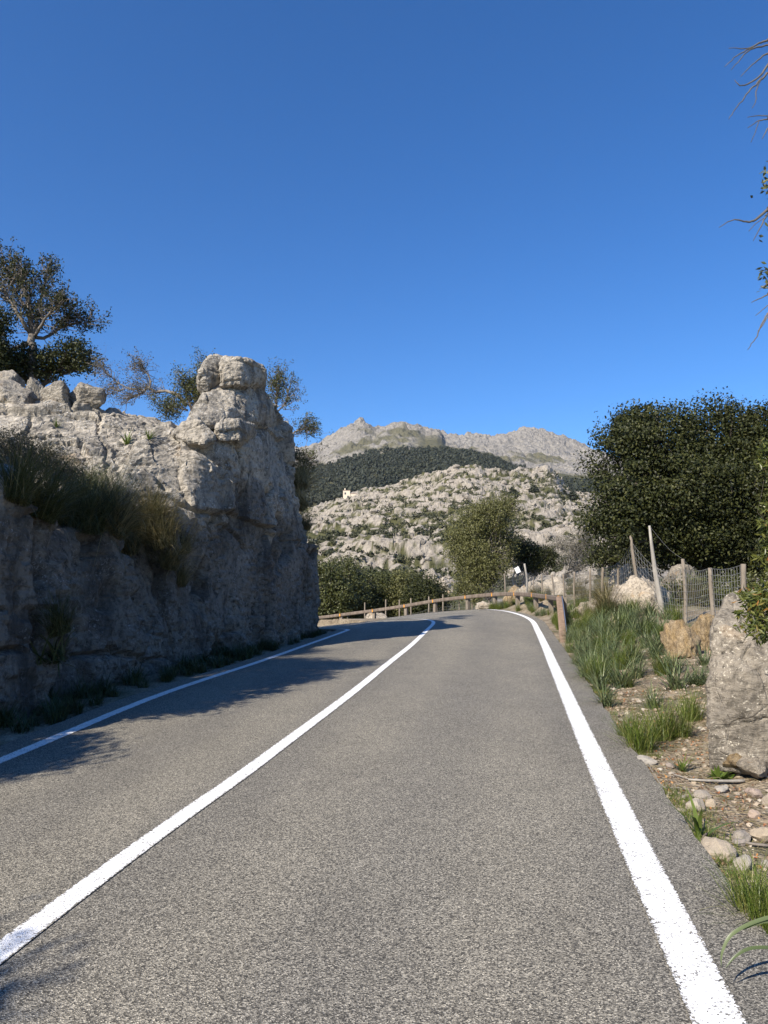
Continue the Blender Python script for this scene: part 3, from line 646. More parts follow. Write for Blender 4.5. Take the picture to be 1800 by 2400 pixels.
boulder('rock_outcrop', (1548, 1322, 1650, 1430), 20.5, 34, 'boulder', 'rounded grey rock behind the wire mesh under the oak', depth=.7)
boulder('rock_outcrop', (1226, 1350, 1356, 1450), 39.5, 135, 'pale', 'broad pale outcrop behind the guard rail bend', depth=1.3, sub=5, planes=9, noise=.12)
boulder('rock_outcrop', (1208, 1360, 1270, 1430), 39.2, 36, 'pale', 'left shoulder of pale rock under the bent fence post', depth=1.0)
boulder('rock_outcrop', (1178, 1370, 1226, 1420), 40, 37, 'ochre', 'small tan rock at the left foot of the outcrop', depth=.6)
boulder('rock_outcrop', (1112, 1409, 1164, 1440), 41.5, 38, 'pale', 'low pale rock below the rail at the crest', depth=.7)
boulder('rock_outcrop', (856, 1434, 908, 1462), 48, 39, 'pale', 'small pale rock under the far end of the guard rail', depth=.8)
boulder('rock_outcrop', (1320, 1405, 1400, 1450), 29, 40, 'pale', 'low pale slab behind the guard rail terminal', depth=1.)
boulder('rock_outcrop', (1005, 1352, 1072, 1392), 88, 41, 'pale', 'pale crag between the olive and the low trees', depth=2.2)
boulder('rock_outcrop', (984, 1330, 1034, 1385), 92, 42, 'boulder', 'grey crag left of the olive tree above the rail', depth=2.2)
# rubble bank
protos = [boulder_mesh('rubble', 60 + k, 3, 12, .08) for k in range(6)]
rr = random.Random(5)
for k in range(64):
    t = rr.random(); px = 1330 + t * 165 + rr.uniform(-4, 4); D = 25.5 - 6.0 * t + rr.uniform(-.6, .6); s = rr.uniform(12, 26)
    p = at(px, 1400, D); z = gzs(p.x, D); y = 1407 - (z - CAM_H) * F_PX / D + rr.uniform(-14, 4)
    boulder('rubble_stone', (px - s / 2, y - s * .42, px + s / 2, y + s * .42), D, 0, 'pale', 'tan rubble stone in the low bank below the fence', 'rubble stones in the bank', cat='stone', me=rr.choice(protos), rz=rr.uniform(0, 6))
# loose stones on the near verge
stones = [((1488,1772,1538,1790),'flat grey white stone at the asphalt edge by the green tuft'),((1562,1788,1583,1802),'small white stone below the bright green tuft'),
 ((1674,1840,1709,1859),'tan stone just below the grey stick'),((1627,1852,1668,1872),'flat yellowish stone below the grey stick'),((1610,1871,1651,1900),'ochre stone left of a pair on the verge'),
 ((1651,1872,1676,1894),'pinkish stone right of the ochre one'),((1629,1888,1651,1905),'small pale stone in front of the ochre pair'),((1747,1845,1784,1869),'brown angular stone near the right edge beneath the stick'),
 ((1786,1859,1812,1888),'pinkish stone cut by the right edge'),((1646,1967,1722,2008),'large oval pinkish stone beside the strap leaved plant'),((1712,1944,1759,1971),'grey stone behind the oval one'),
 ((1763,1938,1816,1975),'big round tan stone at the right edge'),((1718,1965,1749,1982),'small blue grey stone between oval and round stones'),((1720,2003,1763,2038),'quartz streaked stone in front of the oval one'),
 ((1782,2015,1808,2033),'small tan stone low at the right edge'),((1755,1897,1783,1917),'yellow stone among red leaves'),((1585,1894,1608,1906),'little tan stone near the asphalt edge'),((1595,1863,1609,1874),'tiny yellow stone near the edge of the asphalt')]
sp = [boulder_mesh('stone', 90 + k, 3, 12, .06) for k in range(5)]
for k, (bb, lab) in enumerate(stones):
    yb = bb[3]; D = 4.5
    for _ in range(12):
        p = at((bb[0] + bb[2]) / 2, yb - 2, D); D *= 1 + .5 * ((p.z - gzs(p.x, D)) / CAM_H)
    boulder('loose_stone', bb, D, 0, 'stone', lab, 'loose stones on the verge', cat='stone', me=sp[k % 5], sink=.2, rz=rr.uniform(0, 6))

# ------------------------------------------------------------------ foliage builders
def crown_points(lobes, n_clump, per, cr, rng, shell=.55):
    """clump centres near the skins of the lobes; returns clump centres and leaf centres"""
    L = np.array(lobes, float); w = (L[:, 3] * L[:, 4] * L[:, 5]) ** .667; k = rng.choice(len(L), n_clump, p=w / w.sum())
    d = rng.normal(size=(n_clump, 3)); d /= np.linalg.norm(d, axis=1)[:, None]
    r = shell + (1.02 - shell) * rng.rand(n_clump) ** .6
    C = L[k, :3] + d * r[:, None] * L[k, 3:6]
    gap = fbm(C * (1.1 / max(.2, float(np.mean(L[:, 3:6])) * .45)) + rng.uniform(0, 30), 2); C = C[gap > -.27]
    n = len(C); sz = cr * rng.uniform(.5, 1.3, n)
    P = np.repeat(C, per, 0) + np.clip(rng.normal(size=(n * per, 3)), -1.7, 1.7) * np.repeat(sz, per)[:, None] * (1, 1, .7)
    O = P - np.repeat(C, per, 0); O /= np.maximum(np.linalg.norm(O, axis=1), 1e-6)[:, None]
    ctr = L[:, :3].mean(0); R = P - ctr; R /= np.linalg.norm(R, axis=1)[:, None]; crown_points.nrm = O + .5 * R + (0, 0, .45)
    return C, P
def bend_line(p, q, rng, k=6, wig=.06, sag=0.):
    p, q = np.array(p, float), np.array(q, float); L = np.linalg.norm(q - p); t = np.linspace(0, 1, k)[:, None]
    off = np.cumsum(rng.normal(size=(k, 3)), 0) * wig * L / math.sqrt(k) * np.sin(t * math.pi)
    return p + (q - p) * t + off + np.array([0, 0, 1.]) * (sag * L * np.sin(t * math.pi))
def dense_tree(name, label, cat, base, lobes, mat, leaf=(.06, .035), n_clump=700, per=45, cr=.22, trunk_r=.18, barkm='bark', seed=1, group=None, fork=.35, shell=.55, up=.2, stems=1):
    rng = np.random.RandomState(seed); base = np.array(tuple(base)); t = empty(name, base, label, cat, group)
    C, P = crown_points(lobes, n_clump, per, cr, rng, shell)
    mb = MB(); leaf_quads(mb, P - base, leaf[0], leaf[1], rng, 0, None, crown_points.nrm); obj('crown', mb.mesh('crown', False), M[mat], t)
    mt = MB(); L = np.array(lobes, float); ctr = L[:, :3].mean(0) - base
    for s_ in range(stems):
        b0 = np.array([0, 0, 0.]) + (rng.normal(size=3) * (.4, .4, 0) if s_ else 0)
        f = b0 * .5 + ctr * fork; tube(mt, bend_line(b0 - (0, 0, .3), f, rng, 7, .10), np.linspace(trunk_r * 1.2, trunk_r * .75, 7), 8)
        for l in L:
            e = l[:3] - base; tube(mt, bend_line(f, e, rng, 7, .12), np.linspace(trunk_r * .6, trunk_r * .14, 7), 6)
            cs = C[np.linalg.norm((C - l[:3]) / l[3:6], axis=1) < 1.1]
            for q in cs[rng.permutation(len(cs))[:22]]:
                a = .35 + .55 * rng.rand(); tube(mt, bend_line(f + (e - f) * a, q - base, rng, 5, .1), np.linspace(trunk_r * .2, trunk_r * .05, 5), 4)
    obj('trunk', mt.mesh('trunk'), M[barkm], t); return t
def limb_tree(name, label, cat, limbs, mat, barkm, seed, twigs=60, twig=.5, leaf=(.05, .025), per=10, cr=.07, group=None, side=(0, 0, .5), lev=2, tr=.012, up=.2, start=.3, only=None):
    """limbs: list of (polyline in world space, start radius, end radius); twigs grow off them and carry leaves"""
    rng = np.random.RandomState(seed); base = np.array(tuple(limbs[0][0][0])); t = empty(name, base, label, cat, group)
    mt = MB(); tips = []; src = []
    for pl, r0, r1 in limbs:
        P = smooth_line(pl, 5) - base; P[1:-1] += rng.normal(size=(len(P) - 2, 3)) * np.linalg.norm(P[-1] - P[0]) * .006
        tube(mt, P, np.linspace(r0, r1, len(P)), 7); src.append((P, r0, r1))
    all_src = src; src = src[:only] if only else src
    for k in range(twigs):
        P, r0, r1 = src[rng.choice(len(src), p=np.array([len(s[0]) for s in src]) / sum(len(s[0]) for s in src))]
        i = int(len(P) * (start + (1 - start) * rng.rand() ** .8)); i = min(max(i, 1), len(P) - 1); d = P[i] - P[i - 1]; d = d / max(np.linalg.norm(d), 1e-6)
        v = d * .9 + rng.normal(size=3) * .75 + np.array(side); v /= np.linalg.norm(v); ln = twig * rng.uniform(.45, 1.25)
        e = P[i] + v * ln; Q = bend_line(P[i], e, rng, 6, .16); tube(mt, Q, np.linspace(min(tr * 1.2, r0), tr * .35, 6), 4); tips.append(e)
        for _ in range(lev):
            j = rng.randint(2, 6); v2 = v * .7 + rng.normal(size=3) * .7 + np.array(side) * .5; v2 /= np.linalg.norm(v2); e2 = Q[j] + v2 * ln * rng.uniform(.3, .65)
            tube(mt, bend_line(Q[j], e2, rng, 4, .15), np.linspace(tr * .5, tr * .2, 4), 3); tips.append(e2)
    obj('branches', mt.mesh('branches'), M[barkm], t)
    if per:
        T = np.array(tips); P = np.repeat(T, per, 0) + rng.normal(size=(len(T) * per, 3)) * cr
        mb = MB(); leaf_quads(mb, P, leaf[0], leaf[1], rng, up); obj('crown', mb.mesh('crown', False), M[mat], t)
    return t
def blades(name, n, L, w, seed, spread=.5, droop=1.0, r0=.06, seg=5, hang=0., lean=(0, 0)):
    rng = np.random.RandomState(seed); az = rng.uniform(0, 2 * math.pi, n); ln = L * rng.uniform(.45, 1.15, n)
    tilt = np.abs(rng.normal(0, spread, n)) + .05; rad = r0 * np.sqrt(rng.rand(n)); b = rng.uniform(0, 2 * math.pi, n)
    p = np.stack([rad * np.cos(b), rad * np.sin(b), np.zeros(n) - .02], 1); out = []
    h = np.stack([np.cos(az), np.sin(az), az * 0], 1); s = np.stack([-np.sin(az), np.cos(az), az * 0], 1)
    dr = droop * rng.uniform(.4, 1.4, n)
    for k in range(seg + 1):
        ww = w * (1 - (k / seg) ** 2.2) * .5 + w * .03; ww = ww * (.75 + .25 * min(1, k))
        out.append(p - s * ww); out.append(p + s * ww)
        a = np.minimum(tilt + dr * ((k + 1) / seg) ** 1.5, 2.75); d = h * np.sin(a)[:, None] + np.array([0, 0, 1.]) * np.cos(a)[:, None] + np.array([lean[0], lean[1], -hang * (k + 1) / seg])
        p = p + d * (ln / seg)[:, None]
    V = np.stack(out, 1); m = 2 * (seg + 1); base = np.arange(n)[:, None] * m; k = np.arange(seg)[None] * 2
    Q = np.stack([base + k, base + k + 1, base + k + 3, base + k + 2], -1).reshape(-1, 4)
    return make_mesh(name, V.reshape(-1, 3), [Q], True)
TU = {'green': [blades('grass_tuft', 260, .42, .005, 40 + k, .42, .7, .10) for k in range(3)],
      'blue': [blades('asphodel_tuft', 90, .52, .013, 50 + k, .5, 1.1, .08) for k in range(4)],
      'dry': [blades('tussock', 620, .95, .0065, 60 + k, .45, 1.15, .16, 6, .05) for k in range(3)],
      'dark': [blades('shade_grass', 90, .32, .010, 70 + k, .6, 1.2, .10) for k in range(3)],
      'rosette': [blades('rosette', 26, .34, .03, 80 + k, .75, .4, .03) for k in range(2)],
      'strap': [blades('strap_leaf_plant', 14, .34, .028, 90, .75, 1.2, .02)]}
TU['tgreen'] = [m.copy() for m in TU['dry']]
M['tussgreen'] = leaf_mat('green_tussock_blade', [(0, (.035, .045, .013)), (.55, (.085, .095, .032)), (.85, (.16, .155, .06)), (1, (.30, .25, .13))], .5, .25)
MATOF = {'tgreen': 'tussgreen', 'green': 'grass', 'blue': 'blue', 'dry': 'dry', 'dark': 'darkgrass', 'rosette': 'rosette', 'strap': 'rosette'}
def tuft(kind, loc, s, rz, label, group, name=None, sz=1., v=0, tilt=(0, 0)):
    me = TU[kind][v % len(TU[kind])]
    o = obj(name or me.name.split('.')[0], me, M[MATOF[kind]], loc=loc); o.scale = (s, s, s * sz); o.rotation_euler = (tilt[0], tilt[1], rz)
    return tag(o, label, 'grass' if kind != 'rosette' and kind != 'strap' else 'plant', group)
def gpt(px, py):
    """where the sight line through a pixel meets the ground"""
    D = 5.
    for _ in range(14):
        p = at(px, py, D); g_ = gzs(p.x, D); D = max(1.5, D * (1 + .6 * (p.z - g_) / max(CAM_H - g_, .35)))
        D = min(D, 60)
    p = at(px, py, D); return Vector((p.x, D, gzs(p.x, D)))

# ------------------------------------------------------------------ trees
def lb(px, py, D, rx, rz_, ry=None):
    p = at(px, py, D); return (p.x, p.y, p.z, pxw(rx, D), pxw(ry if ry else rx, D), pxw(rz_, D))
ok = [lb(1470, 1120, 21, 85, 120), lb(1560, 1040, 21.5, 110, 95), lb(1690, 1030, 22, 110, 90), lb(1790, 1050, 22, 100, 95), lb(1600, 1150, 21, 120, 90), lb(1740, 1170, 21, 130, 100), lb(1440, 1210, 20.5, 72, 70), lb(1540, 1240, 21.5, 95, 70), lb(1680, 1270, 21.5, 130, 70), lb(1860, 1150, 21.5, 110, 120), lb(1800, 1280, 21.5, 90, 60), lb(1490, 1010, 22, 55, 50)]
b = at(1650, 1345, 22)
dense_tree('holm_oak', 'large dark holm oak spreading behind the fence on the right', 'tree', (b.x, b.y, gzs(b.x, b.y)), ok, 'oak', (.095, .06), 1050, 175, .30, .26, 'darkbark', 11, shell=.4)
ol = [lb(1150, 1215, 44, 55, 50), lb(1100, 1250, 44, 50, 60), lb(1170, 1270, 44.5, 42, 60), lb(1110, 1320, 43.5, 48, 50), lb(1150, 1340, 43.5, 40, 45), lb(1180, 1190, 44.5, 32, 35), lb(1080, 1280, 44, 34, 50), lb(1105, 1385, 43.5, 40, 28)]
b = at(1156, 1405, 43.5)
dense_tree('olive_tree', 'tall wild olive tree behind the crest of the road', 'tree', (b.x, b.y, gzs(b.x, b.y) - .3), ol, 'olive', (.13, .05), 700, 86, .34, .16, 'bark', 12, up=.5, shell=.3)
dk = [lb(1215, 1290, 47, 28, 30), lb(1245, 1300, 47, 34, 32), lb(1280, 1305, 47, 26, 26), lb(1250, 1330, 47, 30, 18)]
b = at(1190, 1400, 45.5)
t = dense_tree('holm_oak', 'small dark oak with a pale bent trunk right of the olive', 'tree', (b.x, b.y, gzs(b.x, b.y)), dk, 'oak', (.12, .07), 420, 44, .24, .13, 'palebark', 13, shell=.3)
lt = [('dense green tree behind the rail beside the rock pillar', 800, 1362, 52, 54, 1410, 62, 45, 56, 'green'), ('bushy tree behind the rail, second from the rock pillar', 880, 1390, 55, 52, 1420, 40, 40, 60, 'green'),
      ('olive green tree behind the rail, third from the rock pillar', 945, 1380, 48, 42, 1425, 50, 30, 60, 'olive'), ('dark round tree behind the rail nearest the olive', 1000, 1395, 42, 40, 1425, 36, 30, 57, 'oak')]
for k, (lab, cx, cy, rx, rz_, cy2, rx2, rz2, D, mt_) in enumerate(lt):
    lobes = [lb(cx, cy, D, rx, rz_), lb(cx - rx * .6, cy + rz_ * .6, D, rx * .7, rz_ * .6), lb(cx + rx * .5, cy + rz_ * .5, D + .5, rx * .7, rz_ * .6), lb(cx, cy2, D, rx2, rz2)]
    p = at(cx, cy, D); dense_tree('roadside_tree', lab, 'tree', (p.x, D, gzs(p.x, D)), lobes, mt_, (.16, .095), 380, 80, .46, .18, 'bark', 20 + k, 'trees behind the guard rail', shell=.5)
lobes = [lb(760, 1368, 53, 40, 55), lb(790, 1410, 53, 45, 40), lb(745, 1420, 53, 40, 40)]
p = at(765, 1400, 53); dense_tree('roadside_tree', 'dark tree hidden partly by the rock pillar', 'tree', (p.x, 53, gzs(p.x, 53)), lobes, 'green', (.16, .10), 460, 46, .3, .16, 'bark', 29, 'trees behind the guard rail')
# twisted, nearly bare tree behind the bend
D = 40
limb_tree('wild_almond', 'low twisted half bare tree behind the pale outcrop', 'tree', [([at(1308, 1362, D), at(1318, 1345, D), at(1345, 1334, D), at(1352, 1318, D), at(1345, 1290, D)], .13, .05), ([at(1345, 1334, D), at(1365, 1322, D + .3), at(1385, 1300, D + .3)], .07, .03),
    ([at(1330, 1340, D), at(1335, 1310, D - .4), at(1315, 1285, D - .4)], .06, .025), ([at(1350, 1310, D), at(1368, 1285, D + .5), at(1372, 1265, D)], .05, .02)], 'twigleaf', 'palebark', 31, 200, .75, (.06, .03), 12, .16, lev=3, tr=.018)
# sparse oak on top of the cliff
D = 20
limb_tree('holm_oak', 'sparse holm oak with bare upper twigs on the cliff top at far left', 'tree', [([at(78, 905, D), at(76, 830, D), at(74, 780, D), at(72, 740, D), at(62, 690, D), at(45, 650, D)], .14, .03), ([at(74, 785, D), at(86, 755, D), at(98, 700, D + .3), at(108, 640, D + .3)], .07, .02),
    ([at(72, 780, D), at(50, 750, D - .3), at(20, 700, D - .3), at(-15, 660, D)], .07, .02), ([at(76, 790, D), at(110, 790, D + .3), at(150, 765, D + .4), at(205, 755, D + .3)], .06, .015), ([at(76, 800, D), at(40, 815, D), at(5, 835, D - .2), at(-30, 850, D)], .06, .03),
    ([at(80, 790, D), at(110, 740, D - .4), at(135, 715, D - .3)], .05, .015), ([at(60, 720, D), at(30, 670, D + .4), at(10, 620, D + .3)], .04, .012)], 'oak', 'bark', 41, 420, .55, (.07, .04), 9, .055, lev=2, tr=.013)
lobes = [lb(60, 850, D, 55, 45), lb(120, 850, D, 50, 42), lb(170, 830, D, 42, 40), lb(30, 880, D, 50, 40), lb(195, 850, D, 26, 30)]
b = at(95, 930, D)
dense_tree('oak_shrub', 'dark leafy oak shrub behind the cliff top boulders', 'shrub', b, lobes, 'oak', (.085, .05), 330, 34, .17, .07, 'darkbark', 42, shell=.25)
lobes = [lb(-10, 760, 19, 30, 45), lb(-15, 830, 19, 34, 50), lb(-30, 890, 19, 45, 40)]
dense_tree('oak_shrub', 'dense dark oak foliage cut by the left edge on the cliff top', 'shrub', at(-40, 930, 19), lobes, 'oak', (.08, .05), 260, 40, .2, .08, 'darkbark', 43, shell=.3)
D = 18.3
limb_tree('stunted_shrub', 'twisted bare branch reaching left from the rock pillar', 'shrub', [([at(436, 950, D), at(415, 925, D), at(390, 917, D), at(362, 918, D), at(345, 908, D), at(330, 922, D), at(300, 938, D)], .055, .018), ([at(350, 914, D), at(352, 890, D), at(340, 868, D), at(333, 860, D)], .028, .01), ([at(325, 915, D), at(290, 905, D), at(262, 885, D), at(240, 860, D)], .022, .008), ([at(330, 922, D), at(300, 912, D), at(270, 915, D)], .018, .006)],
    'twigleaf', 'bark', 44, 150, .42, (.04, .022), 6, .04, lev=3, tr=.008, side=(-.5, 0, .25))
limb_tree('stunted_shrub', 'dark green shrub crouched behind the left of the pillar top', 'shrub', [([at(450, 962, D), at(440, 930, D), at(430, 900, D)], .04, .015), ([at(452, 962, D), at(465, 925, D), at(470, 890, D)], .04, .015), ([at(440, 962, D), at(415, 955, D), at(395, 955, D)], .03, .01), ([at(465, 935, D), at(480, 905, D), at(478, 868, D)], .03, .01)],
    'green', 'bark', 45, 170, .34, (.05, .028), 16, .07, lev=2, tr=.008, start=.1)
D = 22.5
limb_tree('stunted_shrub', 'sparse shrub growing from the right flank of the pillar against the sky', 'shrub', [([at(640, 1010, D), at(645, 960, D), at(650, 920, D), at(648, 895, D)], .05, .015), ([at(648, 1040, D), at(680, 1020, D), at(705, 1005, D), at(722, 1010, D)], .04, .012), ([at(655, 1060, D), at(690, 1070, D), at(715, 1085, D)], .035, .01), ([at(645, 970, D), at(668, 945, D), at(675, 920, D)], .03, .01), ([at(640, 1100, D), at(672, 1090, D), at(700, 1110, D)], .03, .01)],
    'green', 'bark', 46, 190, .5, (.055, .03), 9, .05, lev=3, tr=.011)
# oak beyond the left edge whose shade falls over the lane
def lw(x, y, z, r, h): return (x, y, z, r, r, h)
dense_tree('holm_oak', 'holm oak on the rock bank just beyond the left edge', 'tree', (-7, 6.5, 2.5), [lw(-5.7, 7.8, 5.9, .75, .6), lw(-6.0, 6.9, 5.1, .9, .7), lw(-6.4, 8.3, 5.5, .9, .8), lw(-6.0, 5.3, 4.2, .7, .6), lw(-5.6, 6.6, 4.1, .75, .7)], 'oak', (.085, .055), 700, 60, .2, .12, 'darkbark', 47, shell=.3)
dense_tree('oak_shrub', 'low oak shrub on the rock bank left of the camera', 'shrub', (-6.9, 2.7, 2.4), [lw(-6.85, 2.2, 4.15, .65, .5), lw(-6.5, 3.2, 3.75, .55, .45)], 'oak', (.085, .055), 260, 60, .18, .07, 'darkbark', 49, shell=.2)
dense_tree('holm_oak', 'holm oak on the rock bank behind the camera', 'tree', (-6.8, -2.0, 2.6), [lw(-6.1, -2.05, 4.2, .85, .8), lw(-6.9, -2.8, 4.7, 1.0, .9)], 'oak', (.085, .055), 380, 60, .18, .12, 'darkbark', 48, shell=.3)
# tree beyond the right edge: bare branches hanging into the sky
D = 4.6
TR = Vector((4.3, 5.2, .2)); T1, T2, T3 = Vector((4.1, 5.1, 3.2)), Vector((3.9, 5.0, 4.4)), Vector((3.6, 4.9, 5.0))
def br(pts, r): return ([at(x, y, D) for x, y in pts], r * .75, .002)
lim = [([TR, Vector((4.2, 5.2, 1.8)), T1, T2, T3], .16, .06), ([T3, at(1900, 60, D), at(1800, 94, D)], .04, .011), ([T2, at(1900, 130, D), at(1800, 152, D)], .04, .011), ([T2, at(1920, 240, D), at(1800, 276, D)], .03, .009), ([T1, at(1900, 440, D), at(1800, 490, D)], .03, .012), ([T1, at(1900, 640, D), at(1800, 690, D)], .03, .009),
  br([(1800,94),(1773,104),(1752,113),(1708,113)], .010), br([(1773,105),(1745,120),(1720,136),(1698,157)], .007), br([(1830,98),(1800,106),(1759,115),(1735,139),(1713,164)], .010), br([(1830,115),(1800,125),(1770,146),(1736,180)], .011), br([(1800,152),(1777,182),(1738,201),(1722,187)], .011), br([(1820,155),(1800,169),(1781,190),(1754,215),(1728,250),(1708,280)], .012), br([(1784,182),(1772,215),(1772,236),(1763,254)], .006),
  br([(1800,272),(1776,271),(1752,275)], .005), br([(1800,279),(1777,284),(1752,300)], .007), br([(1779,284),(1772,305),(1760,334)], .004), br([(1815,285),(1800,300),(1786,326)], .010), br([(1800,490),(1770,515),(1751,519),(1720,515),(1685,533)], .013), br([(1810,492),(1800,501),(1784,529),(1765,565)], .012), br([(1790,512),(1770,525),(1755,542)], .004), br([(1800,690),(1780,700),(1761,709)], .007), br([(1820,650),(1800,664),(1780,678)], .006), br([(1800,715),(1785,728),(1771,740)], .004), br([(1820,715),(1800,734),(1788,755),(1770,794),(1752,820)], .010), br([(1800,742),(1785,765),(1776,776)], .005)]
vv_ = lambda *q: [Vector(p) for p in q]
lim = lim[:1] + [(vv_(T3, (4.3, 5.2, 5.9), (5.0, 5.6, 6.8)), .05, .01), (vv_(T2, (4.9, 5.5, 5.2), (5.7, 5.9, 6.0)), .05, .01), (vv_(T1, (5.0, 4.9, 4.2), (6.0, 4.6, 4.9)), .05, .01), (vv_(T1, (4.9, 6.0, 4.0), (5.4, 7.0, 4.9)), .045, .01), (vv_(T3, (4.2, 5.9, 5.8), (4.6, 6.8, 6.6)), .04, .01)] + lim[1:]
limb_tree('bare_tree', 'leafless grey branches reaching in from the right edge against the sky', 'tree', lim, 'green', 'twig', 51, 120, .7, per=0, side=(.6, .3, .3), lev=3, tr=.012, only=6)
rng = np.random.RandomState(77); bt = bpy.data.objects['bare_tree']; mb = MB()
for x, y, n_, c_ in ((1798, 440, 26, .035), (1800, 415, 16, .03), (1796, 640, 26, .035), (1800, 660, 18, .03), (1806, 520, 20, .04)):
    leaf_quads(mb, np.array(at(x, y, D)) - np.array(bt.location) + rng.normal(size=(n_, 3)) * c_, .045, .02, rng, .3)
obj('crown', mb.mesh('crown', False), M['green'], bt)
# lentisk shrub beyond the big boulder
b = Vector((3.55, 5.6, .25))
lobes = [lb(1818, 1080, 5.4, 34, 60), lb(1832, 1180, 5.4, 45, 60), lb(1822, 1330, 5.4, 42, 70), lb(1790, 1400, 5.3, 42, 45), lb(1760, 1425, 5.2, 40, 26), lb(1785, 1470, 5.2, 34, 28), lb(1850, 1300, 5.5, 60, 150), lb(1812, 1255, 5.4, 40, 45)]
dense_tree('lentisk_shrub', 'yellow green shrub with orange tinted leaves at the right edge', 'shrub', b, lobes, 'lentisk', (.062, .016), 230, 26, .045, .012, 'darkbark', 52, shell=.2, up=.5)
# bush in shade behind the wire mesh
lobes = [lb(1600, 1400, 19.8, 60, 48), lb(1660, 1405, 19.8, 60, 52), lb(1730, 1400, 19.8, 60, 56), lb(1800, 1390, 19.8, 60, 60)]
p = at(1640, 1440, 19.5); dense_tree('shade_bush', 'dim green bush growing behind the wire fence below the oak', 'shrub', (p.x, p.y, gzs(p.x, p.y)), lobes, 'green', (.08, .04), 420, 40, .16, .05, 'bark', 53, shell=.3)
lobes = [lb(1420, 1300, 26, 50, 34), lb(1500, 1290, 26, 60, 40), lb(1590, 1300, 25.5, 70, 46), lb(1690, 1300, 25.5, 80, 50), lb(1790, 1300, 25.5, 80, 55)]
p = at(1600, 1360, 25.5); dense_tree('understorey_shrub', 'dark evergreen thicket in the shade beneath the big oak', 'shrub', (p.x, p.y, gzs(p.x, p.y)), lobes, 'oak', (.10, .06), 620, 40, .24, .06, 'darkbark', 55, shell=.2)
# shrub on the ledge
lobes = [lb(20, 1050, 11, 60, 45), lb(80, 1070, 11.5, 55, 40), lb(130, 1090, 12, 40, 30), lb(10, 1110, 10.5, 60, 40), lb(165, 1105, 12.2, 35, 28)]
p = at(60, 1190, 11.2); dense_tree('ledge_shrub', 'dusty green shrub on the rock ledge at the left edge', 'shrub', (p.x, p.y, p.z), lobes, 'twigleaf', (.045, .018), 420, 34, .12, .04, 'bark', 54, shell=.2, up=.4)
for k, (px_, py_, D_, h_, lab) in enumerate([(1203, 1168, 330, 26, 'dark pine standing on the hillside right of the olive top'), (1252, 1158, 360, 20, 'small dark pine below the right crag'), (1343, 1178, 380, 26, 'dark pine at the right foot of the crag'), (1320, 1168, 385, 18, 'small pine beside the crag foot'), (1046, 1062, 1180, 14, 'lone round tree on the meadow below the left summit'), (1066, 1062, 1185, 8, 'small tree beside the lone round one on the meadow')]):
    lobes = [lb(px_, py_ - h_ * .5, D_, h_ * .42, h_ * .36), lb(px_ + h_ * .2, py_ - h_ * .3, D_, h_ * .35, h_ * .25), lb(px_ - h_ * .2, py_ - h_ * .35, D_, h_ * .3, h_ * .25), lb(px_, py_ - h_ * .8, D_, h_ * .25, h_ * .22)]
    sc_ = D_ / 330
    dense_tree('pine_tree', lab, 'tree', tuple(at(px_, py_ + 3, D_)), lobes, 'pine', (.9 * sc_, .5 * sc_), 60, 22, .45 * sc_, .25 * sc_, 'darkbark', 60 + k, 'pines on the hills')

# ------------------------------------------------------------------ guard rail
i0 = int(5.55 * PER)
RP = LR[i0:] + right_of(LR)[i0:] * .92; RP = RP[:: 3]
pxl = lambda p: 900 + F_PX * p[0] * math.cos(PITCH) / (p[1])
RT = [(700, 1452), (754, 1443), (874, 1428), (940, 1418), (1005, 1406), (1100, 1394), (1140, 1390), (1154, 1388.5), (1198, 1387.6), (1230, 1388), (1263, 1392), (1300, 1397)]
rz_ = []
for p in RP:
    x = 900 + F_PX * p[0] / p[1] * .99
    t_ = at(np.clip(x, 700, 1300), np.interp(x, [a for a, _ in RT], [b for _, b in RT]), p[1]).z
    rz_.append(np.clip(t_ - p[2], .62, .98) + p[2])
rz_ = np.convolve(np.pad(rz_, 3, mode='edge'), np.ones(7) / 7, 'valid')
rail_top = np.stack([RP[:, 0], RP[:, 1], rz_], 1)
s_ = np.concatenate([[0], np.cumsum(np.linalg.norm(np.diff(rail_top, axis=0), axis=1))])
def rail_at(d): return np.array([np.interp(d, s_, rail_top[:, k]) for k in range(3)])
uu = 900 + F_PX * rail_top[:, 0] / rail_top[:, 1]
def s_of_px(x): k = np.argmin(np.abs(uu - x) + (np.arange(len(uu)) > len(uu) - 4) * 0); return s_[k]
posts_s = sorted(s_of_px(x) for x in (1314, 1281, 1250, 1209, 1155, 1090, 1020, 947, 874, 800))
posts_s = posts_s + [posts_s[-1] + 3.6, posts_s[-1] + 7.2]
rail = empty('guard_rail', rail_at(posts_s[0]) * (1, 1, 0), 'weathered timber guard rail with orange reflectors curving round the bend', 'guard rail')
rz0 = Vector(rail.location)
def sweep(mb, line, h, th, top=0.):
    P = np.array(line); T = np.gradient(P, axis=0); T[:, 2] = 0; T /= np.linalg.norm(T, axis=1)[:, None]; Nn = np.stack([-T[:, 1], T[:, 0], T[:, 0] * 0], 1)   # towards the road
    prof = [(0, -h), (th * .75, -h), (th, -h * .8), (th, -h * .2), (th * .75, 0), (0, 0)]
    V = np.stack([P + Nn * a + np.array([0, 0, 1.]) * (b + top) for a, b in prof], 1); m = len(prof)
    i = np.arange(len(P) - 1)[:, None] * m; j = np.arange(m)[None]; k = (j + 1) % m
    Q = np.stack([i + j, i + m + j, i + m + k, i + k], -1).reshape(-1, 4); e = (len(P) - 1) * m
    mb.add(V.reshape(-1, 3), np.concatenate([Q, [(0, 1, 4, 5), (1, 2, 3, 4), (e + 5, e + 4, e + 1, e), (e + 4, e + 3, e + 2, e + 1)]]))
beams = []
